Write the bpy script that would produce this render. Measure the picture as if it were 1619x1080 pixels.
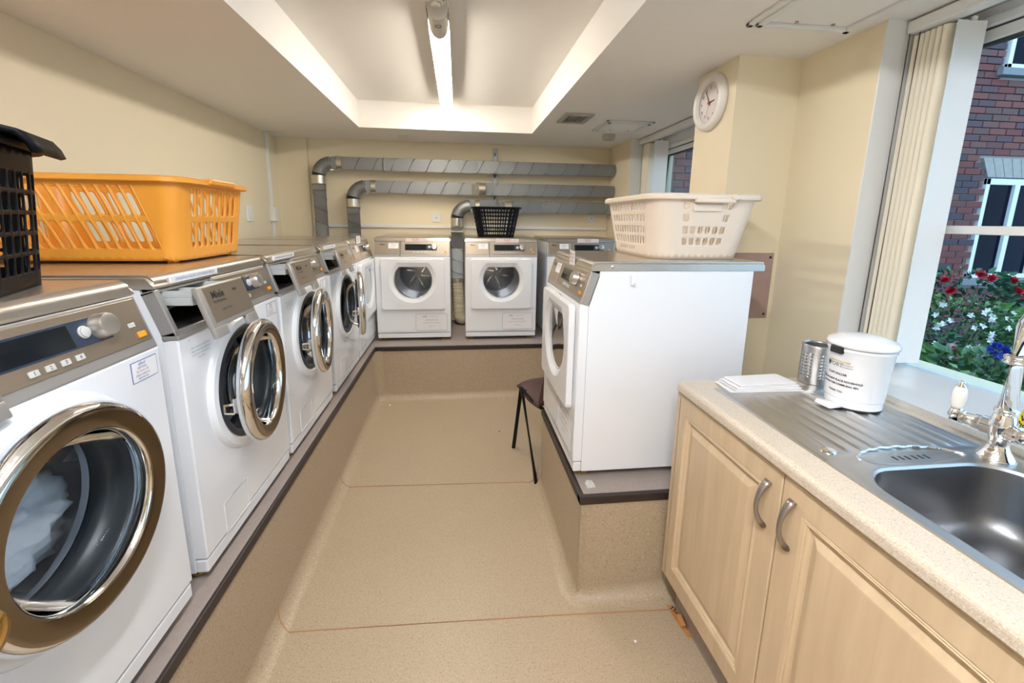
import bpy, bmesh, math, random
from mathutils import Vector, Matrix
for o in list(bpy.data.objects): bpy.data.objects.remove(o, do_unlink=True)
SC = bpy.context.scene; COL = SC.collection; PI = math.pi
V = Vector
rnd = random.Random(7)
# ------------------------------------------------------------------ camera
HC = 1.4325; YAW, PITCH, ROLL = .1199, .1924, .0136; FPX = 683.24
cyw, syw, cp_, sp_ = math.cos(YAW), math.sin(YAW), math.cos(PITCH), math.sin(PITCH)
FW = V((syw*cp_, cyw*cp_, -sp_)); RT = V((cyw, -syw, 0)); UP = RT.cross(FW)
R2 = RT*math.cos(ROLL)+UP*math.sin(ROLL); U2 = UP*math.cos(ROLL)-RT*math.sin(ROLL)
cd = bpy.data.cameras.new('camera'); cam = bpy.data.objects.new('camera', cd); COL.objects.link(cam)
m = Matrix((R2, U2, -FW)).transposed().to_4x4(); m.translation = V((0, 0, HC)); cam.matrix_world = m
cd.sensor_width = 36; cd.lens = FPX*36/1619; cd.clip_start = .02
cd.shift_x = (809.5-805.87)/1619; cd.shift_y = -(540-482.0)/1619
SC.camera = cam
# ------------------------------------------------------------------ world, exposure
SC.view_settings.view_transform = 'Standard'; SC.view_settings.look = 'None'
SC.view_settings.exposure = 1.84; SC.view_settings.gamma = 1.0; SC.view_settings.use_curve_mapping = False
w = bpy.data.worlds.new('sky'); SC.world = w; w.use_nodes = True
bg = w.node_tree.nodes['Background']; bg.inputs[0].default_value = (.62, .80, 1, 1); bg.inputs[1].default_value = .74
TUBE_STRENGTH = 14.5
TUBE_COLOR = (1.0, .92, .80)
# ------------------------------------------------------------------ materials
def nt(mt): return mt.node_tree.nodes, mt.node_tree.links
def mat(name, col, rough=.5, metal=0, bump=None, mottle=None, coat=0, spec=.5, stretch=None, trans=0, emit=None, rand=None):
    """bump=(scale,strength)  mottle=(scale, other colour, amount[, contrast])  rand=[colours]: one of them per object"""
    mt = bpy.data.materials.new(name); mt.use_nodes = True; N, L = nt(mt)
    b = N['Principled BSDF']
    b.inputs['Base Color'].default_value = (*col, 1); b.inputs['Roughness'].default_value = rough
    b.inputs['Metallic'].default_value = metal; b.inputs['Coat Weight'].default_value = coat
    b.inputs['Specular IOR Level'].default_value = spec; b.inputs['Transmission Weight'].default_value = trans
    tc = N.new('ShaderNodeTexCoord'); mp = N.new('ShaderNodeMapping'); L.new(tc.outputs['Object'], mp.inputs[0])
    if stretch: mp.inputs['Scale'].default_value = stretch
    if mottle:
        n = N.new('ShaderNodeTexNoise'); n.inputs['Scale'].default_value = mottle[0]; n.inputs['Detail'].default_value = 4
        L.new(mp.outputs[0], n.inputs['Vector'])
        r = N.new('ShaderNodeMapRange'); c = mottle[3] if len(mottle) > 3 else .2
        r.inputs[1].default_value = .5-c; r.inputs[2].default_value = .5+c; r.inputs[4].default_value = mottle[2]
        L.new(n.outputs[0], r.inputs[0])
        mx = N.new('ShaderNodeMix'); mx.data_type = 'RGBA'
        mx.inputs[6].default_value = (*col, 1); mx.inputs[7].default_value = (*mottle[1], 1)
        L.new(r.outputs[0], mx.inputs[0]); L.new(mx.outputs[2], b.inputs['Base Color'])
    if rand:
        oi = N.new('ShaderNodeObjectInfo'); cr = N.new('ShaderNodeValToRGB'); cr.color_ramp.interpolation = 'CONSTANT'
        el = cr.color_ramp.elements
        while len(el) < len(rand): el.new(.5)
        for i, c in enumerate(rand): el[i].position = i/len(rand); el[i].color = (*c, 1)
        L.new(oi.outputs['Random'], cr.inputs[0]); L.new(cr.outputs[0], b.inputs['Base Color'])
    if bump:
        n = N.new('ShaderNodeTexNoise'); n.inputs['Scale'].default_value = bump[0]; n.inputs['Detail'].default_value = 3
        L.new(mp.outputs[0], n.inputs['Vector'])
        bp = N.new('ShaderNodeBump'); bp.inputs['Strength'].default_value = bump[1]; bp.inputs['Distance'].default_value = .002
        L.new(n.outputs[0], bp.inputs['Height']); L.new(bp.outputs[0], b.inputs['Normal'])
    if emit:
        b.inputs['Emission Color'].default_value = (*emit[0], 1); b.inputs['Emission Strength'].default_value = emit[1]
    return mt
def glass(name, tint, gloss=.12):
    mt = bpy.data.materials.new(name); mt.use_nodes = True; N, L = nt(mt); N.remove(N['Principled BSDF'])
    t = N.new('ShaderNodeBsdfTransparent'); t.inputs[0].default_value = (*tint, 1)
    g = N.new('ShaderNodeBsdfGlossy'); g.inputs['Roughness'].default_value = .02
    f = N.new('ShaderNodeLayerWeight'); f.inputs[0].default_value = gloss
    mx = N.new('ShaderNodeMixShader'); L.new(f.outputs['Fresnel'], mx.inputs[0]); L.new(t.outputs[0], mx.inputs[1]); L.new(g.outputs[0], mx.inputs[2])
    L.new(mx.outputs[0], N['Material Output'].inputs[0]); return mt
M = dict(
 wall=mat('cream_wall_paint', (.85, .75, .55), .6, bump=(60, .08), mottle=(1.5, (.83, .73, .53), .5)),
 ceiling=mat('white_ceiling_paint', (.90, .87, .83), .75, bump=(80, .06)),
 trimw=mat('white_gloss_paint', (.82, .82, .80), .35),
 sill=mat('white_window_board', (.80, .78, .76), .28),
 pvc=mat('white_plastic_frame', (.80, .82, .84), .3),
 gasket=mat('dark_window_gasket', (.05, .06, .07), .6),
 nosing=mat('brown_step_nosing', (.030, .020, .018), .45, bump=(90, .1)),
 ledge=mat('pinkish_grey_ledge_vinyl', (.36, .30, .27), .5, mottle=(70, (.30, .25, .22), .6)),
 white=mat('white_enamel', (.84, .85, .88), .22, coat=.2),
 whitein=mat('white_inner_door_plastic', (.82, .81, .76), .35),
 silver=mat('silver_grey_plastic', (.42, .40, .38), .38, .55),
 lidm=mat('satin_steel_lid', (.58, .53, .47), .27, .85, bump=(300, .05), stretch=(1, 12, 1)),
 ctrl=mat('bronze_tinted_steel_panel', (.46, .39, .31), .33, .85, bump=(260, .05), stretch=(1, 1, 14)),
 knob=mat('brushed_knob_metal', (.62, .60, .58), .3, .9),
 chrome=mat('polished_chrome', (.80, .80, .80), .05, 1),
 ringrefl=mat('floor_reflection_chrome', (.27, .225, .17), .12, 1),  # brown of the reflected floor put into the chrome's base colour
 dish=mat('grey_moulded_plastic', (.55, .56, .58), .3),
 rubber=mat('dark_grey_rubber_seal', (.035, .04, .045), .4),
 dark=mat('dark_cavity_plastic', (.03, .03, .03), .5),
 display=mat('black_display_glass', (.010, .013, .016), .08),
 dispblue=mat('dark_blue_display_surround', (.035, .05, .08), .15),
 orange=mat('orange_button', (.85, .35, .02), .35),
 btn=mat('pale_grey_button', (.58, .57, .55), .35),
 ink=mat('black_print', (.02, .02, .02), .6), inkblue=mat('blue_print', (.05, .12, .35), .6),
 inkred=mat('red_print', (.55, .12, .08), .6), inkgrey=mat('grey_print', (.28, .28, .30), .6),
 inkgold=mat('gold_print', (.75, .50, .12), .6),
 paper=mat('white_paper', (.84, .82, .83), .6), pinkpaper=mat('pinkish_paper', (.80, .70, .68), .6),
 tray=mat('pale_grey_tray_plastic', (.50, .53, .53), .4),
 foot=mat('brass_coloured_foot', (.35, .22, .06), .4, .5), footb=mat('black_rubber_foot', (.02, .02, .03), .6),
 drum=mat('stainless_drum', (.70, .71, .74), .30, .7, bump=(150, .3)),
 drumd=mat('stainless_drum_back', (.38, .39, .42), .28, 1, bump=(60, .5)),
 duct=mat('galvanised_duct', (.27, .28, .28), .46, .75, mottle=(9, (.25, .26, .27), .5)),
 tape=mat('foil_tape', (.62, .58, .50), .3, .9, bump=(120, .8)),
 hose=mat('cream_flexible_hose', (.62, .55, .40), .5),
 galv=mat('galvanised_strut', (.40, .41, .43), .4, .8),
 orangeb=mat('orange_basket_plastic', (.90, .38, .045), .38),
 blackb=mat('black_basket_plastic', (.004, .005, .008), .45, spec=.15),
 whiteb=mat('cream_white_basket_plastic', (.84, .72, .60), .4),
 shell=mat('maroon_brown_chair_plastic', (.075, .034, .030), .45),
 tubem=mat('black_chair_tube', (.012, .012, .014), .3, .3),
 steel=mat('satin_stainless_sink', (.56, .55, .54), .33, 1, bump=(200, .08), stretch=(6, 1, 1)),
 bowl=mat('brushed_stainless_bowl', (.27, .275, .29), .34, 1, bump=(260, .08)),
 nickel=mat('satin_nickel_handle', (.40, .36, .33), .3, .9),
 ceramic=mat('white_ceramic', (.85, .83, .78), .12, coat=.5),
 yellow=mat('yellow_sign', (.85, .66, .02), .5),
 binw=mat('white_bin_enamel', (.86, .86, .88), .22, coat=.3),
 clockw=mat('white_clock_plastic', (.82, .78, .74), .3), clockf=mat('clock_face', (.74, .68, .68), .5),
 vane=mat('cream_fabric_vane', (.86, .79, .64), .8), vanelit=mat('window_lit_vane', (.84, .84, .82), .8, bump=(300, .15)),  # second vane is the same cream fabric, window light put into its colour
 cord=mat('brown_bead_cord', (.10, .06, .035), .5),
 brownpanel=mat('pinkish_brown_panel', (.42, .29, .26), .4, mottle=(12, (.37, .25, .23), .6)),
 brass=mat('brass_knob', (.75, .48, .12), .15, 1),
 doorp=mat('pale_painted_door', (.72, .66, .56), .45),
 stone=mat('pale_lintel_stone', (.42, .40, .36), .8, bump=(60, .3), mottle=(20, (.34, .32, .29), .8)),
 slate=mat('grey_sill_stone', (.22, .24, .26), .7), mortar=mat('pale_mortar', (.42, .38, .36), .9),
 brick=mat('red_brick', (.2, .08, .06), .85, bump=(80, .3), rand=[(.20, .070, .060), (.155, .060, .058), (.115, .065, .075), (.18, .055, .05), (.075, .055, .07), (.145, .075, .07), (.17, .08, .07)]),
 blindsd=mat('dark_slatted_blind', (.05, .055, .07), .6),
 soil=mat('paving', (.22, .20, .18), .9, bump=(30, .4), mottle=(8, (.15, .14, .12), 1)),
 leaf=mat('green_leaf', (.035, .13, .060), .5, mottle=(7, (.14, .30, .08), 1, .15)), leafd=mat('dark_green_leaf', (.02, .085, .055), .5, mottle=(6, (.05, .17, .08), 1, .15)),
 stem=mat('plant_stem', (.06, .07, .03), .7),
 redf=mat('red_petal', (.60, .02, .04), .5), pinkf=mat('pink_petal', (.80, .28, .36), .5), whitef=mat('white_petal', (.80, .82, .82), .6), bluef=mat('blue_petal', (.03, .06, .45), .5),
 palepink=mat('pale_pink_petal', (.72, .45, .48), .5),
 cloth=mat('white_cloth', (.90, .91, .93), .8, bump=(90, .5)), green=mat('green_print', (.1, .4, .25), .6),
 cardboard=mat('orange_brown_wrapper', (.50, .22, .07), .5), clear=mat('clear_plastic_scrap', (.65, .63, .60), .15, spec=.8),
 smoke=mat('cream_detector_plastic', (.72, .68, .60), .45), grille=mat('grey_vent_plastic', (.48, .45, .41), .5),
 lampbody=mat('white_batten_enamel', (.66, .62, .56), .4),
 tubefill=mat('fill_diffuser', (1, 1, 1), .5, emit=((.96, .99, 1.04), 35)),  # glow of the added fill light
 tube=mat('lit_diffuser', (1, 1, 1), .5, emit=(TUBE_COLOR, TUBE_STRENGTH)),
 glass=glass('clear_window_glass', (.86, .95, 1.0), .10), pglass=glass('porthole_glass', (.93, .95, .97), .12), farglass=glass('far_window_glass', (.30, .36, .50), .12),
)
def speckle(name, base, spots, rough, bstr=.15, seams=False):
    mt = bpy.data.materials.new(name); mt.use_nodes = True; N, L = nt(mt); b = N['Principled BSDF']; b.inputs['Roughness'].default_value = rough
    g = N.new('ShaderNodeNewGeometry'); prev = None
    n = N.new('ShaderNodeTexNoise'); n.inputs['Scale'].default_value = 2.2; L.new(g.outputs['Position'], n.inputs[0])
    mx = N.new('ShaderNodeMix'); mx.data_type = 'RGBA'; mx.inputs[6].default_value = (*base, 1); mx.inputs[7].default_value = (*[c*.88 for c in base], 1)
    L.new(n.outputs[0], mx.inputs[0]); prev = mx.outputs[2]
    for i, (sc, th, c) in enumerate(spots):
        v = N.new('ShaderNodeTexNoise'); v.inputs['Scale'].default_value = sc; v.inputs['Detail'].default_value = 1
        ad = N.new('ShaderNodeVectorMath'); ad.inputs[1].default_value = (i*3.1, i*1.7, i); L.new(g.outputs['Position'], ad.inputs[0]); L.new(ad.outputs[0], v.inputs['Vector'])
        r = N.new('ShaderNodeMapRange'); r.inputs[1].default_value = th; r.inputs[2].default_value = th+.06; L.new(v.outputs[0], r.inputs[0])
        m2 = N.new('ShaderNodeMix'); m2.data_type = 'RGBA'; L.new(r.outputs[0], m2.inputs[0]); L.new(prev, m2.inputs[6]); m2.inputs[7].default_value = (*c, 1); prev = m2.outputs[2]
    L.new(prev, b.inputs['Base Color'])
    bp = N.new('ShaderNodeBump'); bp.inputs['Strength'].default_value = bstr; bp.inputs['Distance'].default_value = .001
    v = N.new('ShaderNodeTexNoise'); v.inputs['Scale'].default_value = 240; L.new(g.outputs['Position'], v.inputs[0]); L.new(v.outputs[0], bp.inputs['Height']); L.new(bp.outputs[0], b.inputs['Normal'])
    return mt
M['vinyl'] = speckle('speckled_beige_safety_vinyl', (.475, .37, .252), [(170, .60, (.34, .255, .165)), (230, .63, (.59, .49, .36))], .42)
M['vinylw'] = M['vinyl']
M['worktop'] = speckle('speckled_beige_worktop', (.63, .53, .42), [(260, .60, (.48, .38, .28)), (420, .60, (.75, .68, .58))], .35, .05)
M['seam'] = mat('orange_weld_seam', (.42, .20, .09), .5)
def wood(name, c1, c2):
    mt = bpy.data.materials.new(name); mt.use_nodes = True; N, L = nt(mt); b = N['Principled BSDF']; b.inputs['Roughness'].default_value = .38
    tc = N.new('ShaderNodeTexCoord'); mp = N.new('ShaderNodeMapping'); mp.inputs['Scale'].default_value = (14, 14, 1.1); L.new(tc.outputs['Object'], mp.inputs[0])
    n = N.new('ShaderNodeTexNoise'); n.inputs['Scale'].default_value = 2.4; n.inputs['Detail'].default_value = 6; n.inputs['Distortion'].default_value = .5; L.new(mp.outputs[0], n.inputs[0])
    cr = N.new('ShaderNodeValToRGB'); cr.color_ramp.elements[0].position = .3; cr.color_ramp.elements[1].position = .7
    cr.color_ramp.elements[0].color = (*c1, 1); cr.color_ramp.elements[1].color = (*c2, 1); L.new(n.outputs[0], cr.inputs[0]); L.new(cr.outputs[0], b.inputs['Base Color']); return mt
M['maple'] = wood('pale_maple_door', (.58, .43, .27), (.67, .51, .33))
# ------------------------------------------------------------------ mesh helpers
def obj(name, bm, material, parent=None, smooth=False, auto=None, kind=None):
    me = bpy.data.meshes.new(name)
    if auto is not None or smooth:
        for f in bm.faces: f.smooth = True
    if auto is not None:
        for e in bm.edges:
            if len(e.link_faces) == 2 and e.calc_face_angle(0) > math.radians(auto): e.smooth = False
    bm.to_mesh(me); bm.free(); o = bpy.data.objects.new(name, me)
    for mm in (material if isinstance(material, (list, tuple)) else [material]): me.materials.append(mm)
    COL.objects.link(o)
    if parent is not None: o.parent = parent
    if kind: o['kind'] = kind
    return o
def thing(name, label, cat, loc=(0, 0, 0), rz=0, group=None):
    o = bpy.data.objects.new(name, None); COL.objects.link(o); o.location = loc; o.rotation_euler = (0, 0, rz); o.empty_display_size = .05
    o['label'] = label; o['category'] = cat
    if group: o['group'] = group
    return o
def tag(o, label, cat, group=None):
    o['label'] = label; o['category'] = cat
    if group: o['group'] = group
    return o
def B(): return bmesh.new()
def box(bm, lo, hi, bev=0, seg=2, mi=0, rot=None):
    lo, hi = V(lo), V(hi); c = (lo+hi)/2; s = hi-lo
    r = bmesh.ops.create_cube(bm, size=1, matrix=Matrix.Translation(c) @ (rot or Matrix.Identity(4)) @ Matrix.Diagonal((*s, 1)))
    vs = r['verts']; fs = {f for v in vs for f in v.link_faces}
    if bev:
        es = list({e for v in vs for e in v.link_edges})
        q = bmesh.ops.bevel(bm, geom=es, offset=bev, segments=seg, profile=.5, affect='EDGES'); fs = {f for f in fs if f.is_valid} | set(q['faces'])
    for f in fs: f.material_index = mi
    return bm
def frame_axes(d):
    d = d.normalized(); a = V((0, 0, 1)) if abs(d.z) < .9 else V((1, 0, 0)); x = d.cross(a).normalized(); return x, x.cross(d).normalized()
def tube(bm, pts, r, seg=10, caps=True, closed=False, flat=None):
    """sweep a circle along pts; r number or list; flat=(rx,ry) ellipse"""
    pts = [V(p) for p in pts]; n = len(pts); rings = []; up = None
    for i, p in enumerate(pts):
        a = pts[(i-1) % n] if (closed or i > 0) else p; b = pts[(i+1) % n] if (closed or i < n-1) else p
        d = (b-a).normalized()
        if up is None: x, y = frame_axes(d)
        else:
            y = (up-d*up.dot(d)).normalized(); x = d.cross(y) if False else y.cross(d)
            x = x.normalized()
        up = y; rr = r[i] if isinstance(r, (list, tuple)) else r
        rx, ry = (rr*flat[0], rr*flat[1]) if flat else (rr, rr)
        rings.append([bm.verts.new(p+x*math.cos(2*PI*k/seg)*rx+y*math.sin(2*PI*k/seg)*ry) for k in range(seg)])
    m_ = n if closed else n-1
    for i in range(m_):
        A, C = rings[i], rings[(i+1) % n]
        for k in range(seg): bm.faces.new((A[k], A[(k+1) % seg], C[(k+1) % seg], C[k]))
    if caps and not closed:
        bm.faces.new(rings[0][::-1]); bm.faces.new(rings[-1])
    bmesh.ops.recalc_face_normals(bm, faces=bm.faces); return bm
def lathe(bm, prof, origin=(0, 0, 0), axis='z', seg=32, cap0=True, cap1=True, mi=0):
    """prof = [(radius, height)]"""
    rings = []; o = V(origin)
    for r, h in prof:
        ring = []
        for k in range(seg):
            a = 2*PI*k/seg; c, s = math.cos(a)*r, math.sin(a)*r
            p = (c, s, h) if axis == 'z' else ((c, h, s) if axis == 'y' else (h, c, s))
            ring.append(bm.verts.new(o+V(p)))
        rings.append(ring)
    fs = []
    for A, C in zip(rings, rings[1:]):
        for k in range(seg): fs.append(bm.faces.new((A[k], A[(k+1) % seg], C[(k+1) % seg], C[k])))
    if cap0: fs.append(bm.faces.new(rings[0][::-1]))
    if cap1: fs.append(bm.faces.new(rings[-1]))
    for f in fs: f.material_index = mi
    bmesh.ops.recalc_face_normals(bm, faces=fs); return bm
def prism(bm, poly, axis, lo, hi, mi=0):
    def P(a, b, t): return (t, a, b) if axis == 'x' else ((a, t, b) if axis == 'y' else (a, b, t))
    A = [bm.verts.new(P(a, b, lo)) for a, b in poly]; C = [bm.verts.new(P(a, b, hi)) for a, b in poly]; n = len(poly)
    fs = [bm.faces.new(A), bm.faces.new(C[::-1])]+[bm.faces.new((A[i], C[i], C[(i+1) % n], A[(i+1) % n])) for i in range(n)]
    for f in fs: f.material_index = mi
    bmesh.ops.recalc_face_normals(bm, faces=fs); return bm
def loft(bm, rings, cap0=False, cap1=False, closed=True):
    vr = [[bm.verts.new(p) for p in r] for r in rings]; n = len(vr[0])
    for A, C in zip(vr, vr[1:]):
        for k in range(n if closed else n-1): bm.faces.new((A[k], A[(k+1) % n], C[(k+1) % n], C[k]))
    if cap0: bm.faces.new(vr[0][::-1])
    if cap1: bm.faces.new(vr[-1])
    bmesh.ops.recalc_face_normals(bm, faces=bm.faces); return bm
def rrect(w, d, r, n=6, cx=0, cy=0):
    """rounded rectangle, 4*(n+1) points, anticlockwise"""
    out = []
    for qx, qy, a0 in ((1, 1, 0), (-1, 1, 90), (-1, -1, 180), (1, -1, 270)):
        for k in range(n+1):
            a = math.radians(a0+90*k/n); out.append((cx+qx*(w/2-r)+math.cos(a)*r, cy+qy*(d/2-r)+math.sin(a)*r))
    return out
def rect_r(hw, hh, rc):      # radial function of a rounded rectangle about its centre offset
    def f(a):
        c, s = abs(math.cos(a)), abs(math.sin(a)); t = min(hw/max(c, 1e-6), hh/max(s, 1e-6))
        x, y = c*t, s*t
        if x > hw-rc and y > hh-rc:      # corner arc
            cx, cy = hw-rc, hh-rc; b = cx*c+cy*s; q = cx*cx+cy*cy-rc*rc; t = b+math.sqrt(max(b*b-q, 0))
        return t
    return f
def rect_off(hw, z0, z1, zc, rc):
    up, dn = rect_r(hw, z1-zc, rc), rect_r(hw, zc-z0, rc)
    return lambda a: up(a) if math.sin(a) > 0 else dn(a)
def cutcirc(R, h):           # circle with a flat top at height h
    def f(a):
        s = math.sin(a); return R if s*R < h else (h/s*.5+min(h/s, R)*.5)
    return f
def text(body, size, material, parent, M4, name='lettering', align='CENTER', bold=0, wrap=None, ext=0):
    cu = bpy.data.curves.new('t', 'FONT'); cu.body = body; cu.size = size; cu.align_x = align; cu.align_y = 'CENTER'; cu.offset = bold; cu.resolution_u = 2; cu.extrude = ext
    t = bpy.data.objects.new('t', cu); COL.objects.link(t); dg = bpy.context.evaluated_depsgraph_get(); me = bpy.data.meshes.new_from_object(t.evaluated_get(dg))
    bpy.data.objects.remove(t, do_unlink=True)
    if wrap:
        for v in me.vertices: v.co = wrap(v.co)
    else:
        me.transform(M4)
    me.materials.clear(); me.materials.append(material); me.name = name
    o = bpy.data.objects.new(name, me); COL.objects.link(o)
    if parent is not None: o.parent = parent
    return o
def basis(x, y, z, o): # columns
    return Matrix(((x[0], y[0], z[0], o[0]), (x[1], y[1], z[1], o[1]), (x[2], y[2], z[2], o[2]), (0, 0, 0, 1)))
def struct(name, bm, material, parent=None, **k):
    o = obj(name, bm, material, parent, **k)
    if parent is None: o['kind'] = 'structure'
    return o
# ------------------------------------------------------------------ room
P = .441                    # height of the machine plinths
XL, XR, YB, YF, ZC, ZR = -1.60, 1.49, 4.286, -1.9, 2.135, 2.335
RX0, RX1, RY1 = -.762, .61, 3.70
XG = 1.73                   # plane of the window frames
struct('floor', box(B(), (XL-.1, YF-.1, -.08), (XG+.1, YB+.1, 0)), M['vinyl'])
struct('wall_left', box(B(), (XL-.12, YF-.1, 0), (XL, YB+.1, 2.5)), M['wall'])
struct('wall_back', box(B(), (XL, YB, 0), (XG+.15, YB+.12, 2.5)), M['wall'])
struct('wall_front', box(B(), (XL, YF-.12, 0), (XG+.15, YF, 2.5)), M['wall'])
bm = B(); W1A, W1B, W2A, W2B = -1.75, 1.50, 2.20, 3.77  # near window lengthened out of view to let in more daylight
for a, b in ((YF, W1A), (W1B, W2A), (W2B, YB)): box(bm, (XR, a, 0), (XG+.15, b, ZC))
box(bm, (1.345, W1A-.1, 0), (XG+.15, W1B-.001, .893)); box(bm, (XR, W2A, 0), (XG+.15, W2B, .90))
box(bm, (1.195, 1.875, 0), (XR+.002, 2.19, ZC))        # pier carrying the clock
struct('wall_right', bm, M['wall'])
struct('wall_corner', box(B(), (XL-.001, 4.237, 0), (-1.336, YB+.001, ZC)), M['wall'])
bm = B(); box(bm, (XL, YF, ZC), (RX0, YB, 2.5)); box(bm, (RX1, YF, ZC), (XG+.15, YB, 2.5)); box(bm, (RX0, RY1, ZC), (RX1, YB, 2.5)); box(bm, (RX0, YF, ZC), (RX1, -1.5, 2.5))
box(bm, (RX0, -1.5, ZR), (RX1, RY1, 2.5))
struct('ceiling', bm, M['ceiling'])
# coved plinths: profile swept along each front; brown nosing; ledge top
def cove(n=6, r=.055):      # (outwards from the face, z)
    return [(r-r*math.sin(a), r-r*math.cos(a)) for a in [math.radians(90-90*k/n)*1 for k in range(n+1)]][::-1]
XP = -.657; YP = 3.372; XPR = .442; YPR = 1.384; YPR2 = 2.13
def face_strip(bm, path, h, r=.055, n=6):
    """path: list of (x,y, ox,oy) with outward direction; builds a coved face"""
    rings = []
    for x, y, ox, oy in path:
        pr = []
        for k in range(n+1):
            a = math.radians(90*k/n); d = r-r*math.sin(a)     # distance from face
            z = r-r*math.cos(a); pr.append(V((x+ox*d, y+oy*d, z+.0005)))
        pr = [V((x+ox*(r+.001), y+oy*(r+.001), -.001))]+pr+[V((x, y, h))]
        rings.append(pr)
    loft(bm, rings, closed=False); bm.faces.ensure_lookup_table()
    for f in bm.faces:
        if all(v.co.z < r+.002 for v in f.verts) and any(0 < v.co.z < r-.001 and v.co.z not in (0, ) for v in f.verts): f.material_index = 1
bm = B()
box(bm, (XL, -1.2, 0), (XP-.002, YB, P-.03)); box(bm, (XP-.01, YP+.002, 0), (XR, YB, P-.03))
face_strip(bm, [(XP, -1.2, 1, 0), (XP, YP-.06, 1, 0)], P-.03)
face_strip(bm, [(XP, YP-.06, 1, 0), (XP+.015, YP-.015, .8, -.8), (XP+.06, YP, 0, -1)], P-.03)
face_strip(bm, [(XP+.06, YP, 0, -1), (XR, YP, 0, -1)], P-.03)
struct('trim_1', bm, [M['vinyl'], M['vinyl']], smooth=False, auto=35)
bm = B(); box(bm, (XPR+.002, YPR+.002, 0), (1.195, YPR2, P-.03)); box(bm, (1.19, YPR+.002, 0), (XR, 1.874, P-.03))
face_strip(bm, [(1.30, YPR, 0, -1), (XPR+.03, YPR, 0, -1), (XPR+.009, YPR+.009, -.7, -.7), (XPR, YPR+.03, -1, 0), (XPR, YPR2, -1, 0), (XPR+.02, YPR2+.01, -.5, .5), (1.19, YPR2+.01, 0, 1)], P-.03)
struct('trim_2', bm, [M['vinyl'], M['vinyl']], auto=35)
bm = B(); NO = .006       # brown nosings
box(bm, (XP-.03, -1.2, P-.034), (XP+NO, YP, P-.002), .003); box(bm, (XP-.03, YP-NO, P-.034), (XR, YP+.03, P-.002), .003)
struct('trim_3', bm, M['nosing'])
bm = B(); box(bm, (XPR-NO, YPR-NO, P-.034), (1.24, YPR+.03, P-.002), .003); box(bm, (XPR-NO, YPR-NO+.001, P-.034), (XPR+.03, YPR2+.01, P-.0015), .003)
struct('trim_4', bm, M['nosing'])
bm = B(); box(bm, (XL, -1.2, P-.03), (XP-.004, YB, P)); box(bm, (XP-.004, YP+.012, P-.03), (XR, YB, P))
box(bm, (XPR+.012, YPR+.012, P-.03), (1.195, YPR2, P)); box(bm, (1.19, YPR+.012, P-.03), (XR, 1.874, P))
struct('trim_5', bm, M['ledge'])
bm = B()                   # weld seams in the floor vinyl
for pts in ([(-.602, 1.352), (.397, 1.317), (.83, 1.295)], [(-.602, 2.20), (.387, 2.15)]):
    tube(bm, [(x, y, .0006) for x, y in pts], .0022, 6)
for x, y, s in ((-.602, 1.352, -1), (-.602, 2.20, -1), (.387, 2.15, 1)):
    tube(bm, [(x+s*(.055*math.sin(a)), y+.06*a/1.57, .055-.055*math.cos(a)+.001) for a in [i*.26 for i in range(7)]], .002, 6)
struct('trim_6', bm, M['seam'])
# windows --------------------------------------------------------
def window(name, ya, yb, z0, z1, transom, mull):
    fr = B(); x0, x1 = XG-.0, XG+.06
    box(fr, (x0, ya, z1), (x1, yb, ZC), .004); box(fr, (x0-.012, ya, z1+.045), (x0+.02, yb, z1+.075), .004)
    box(fr, (x0, ya, z0-.05), (x1, yb, z0), .003)
    box(fr, (x0, ya, z0), (x1, ya+.05, z1), .004); box(fr, (x0, yb-.05, z0), (x1, yb, z1), .004)
    o = struct(name, fr, M['pvc'])
    if transom: obj('transom', box(B(), (x0+.002, ya+.05, transom[0]), (x1-.01, yb-.05, transom[1]), .004), M['sill'], o)
    for y in mull: obj('mullion', box(B(), (x0+.002, y-.025, z0), (x1-.002, y+.025, z1), .004), M['pvc'], o)
    g = B(); box(g, (x0+.006, ya+.05, z1-.008), (x0+.03, yb-.05, z1)); box(g, (x0-.002, ya+.02, z1+.036), (x0+.02, yb-.02, z1+.042)); obj('gasket', g, M['gasket'], o)
    ys = [ya+.05]+[v for y in mull for v in (y-.025, y+.025)]+[yb-.05]
    for i in range(0, len(ys), 2): obj('pane', box(B(), (x0+.03, ys[i], z0), (x0+.034, ys[i+1], z1)), M['glass'], o)
    return o
window('window_1', W1A+.001, W1B-.001, .895, 2.028, (1.407, 1.436), [])
window('window_2', W2A+.001, W2B-.001, .95, 1.985, None, [3.14])
struct('trim_7', box(B(), (1.340, W1A-.1, .893), (XG+.001, W1B-.002, .903), .003), M['sill'])       # window board
struct('trim_8', box(B(), (XR-.03, W2A, .90), (XG+.001, W2B, .93), .004), M['sill'])
struct('trim_11', box(B(), (XR-.001, W1B-.006, .903), (XG, W1B, ZC)), M['trimw'])
struct('trim_12', box(B(), (XR-.001, W2B-.006, .93), (XR+.10, W2B, ZC)), M['trimw'])
# plinth ledge of the back wall: dado trunking
struct('trim_9', box(B(), (-1.336, YB-.022, 1.352), (XR-.01, YB, 1.382), .003), M['trimw'])
struct('trim_10', prism(B(), [(1.30, -.6), (1.342, -.6), (1.342, 1.30), (1.30, 1.30)], 'z', .9045, .910), M['worktop'])
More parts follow.
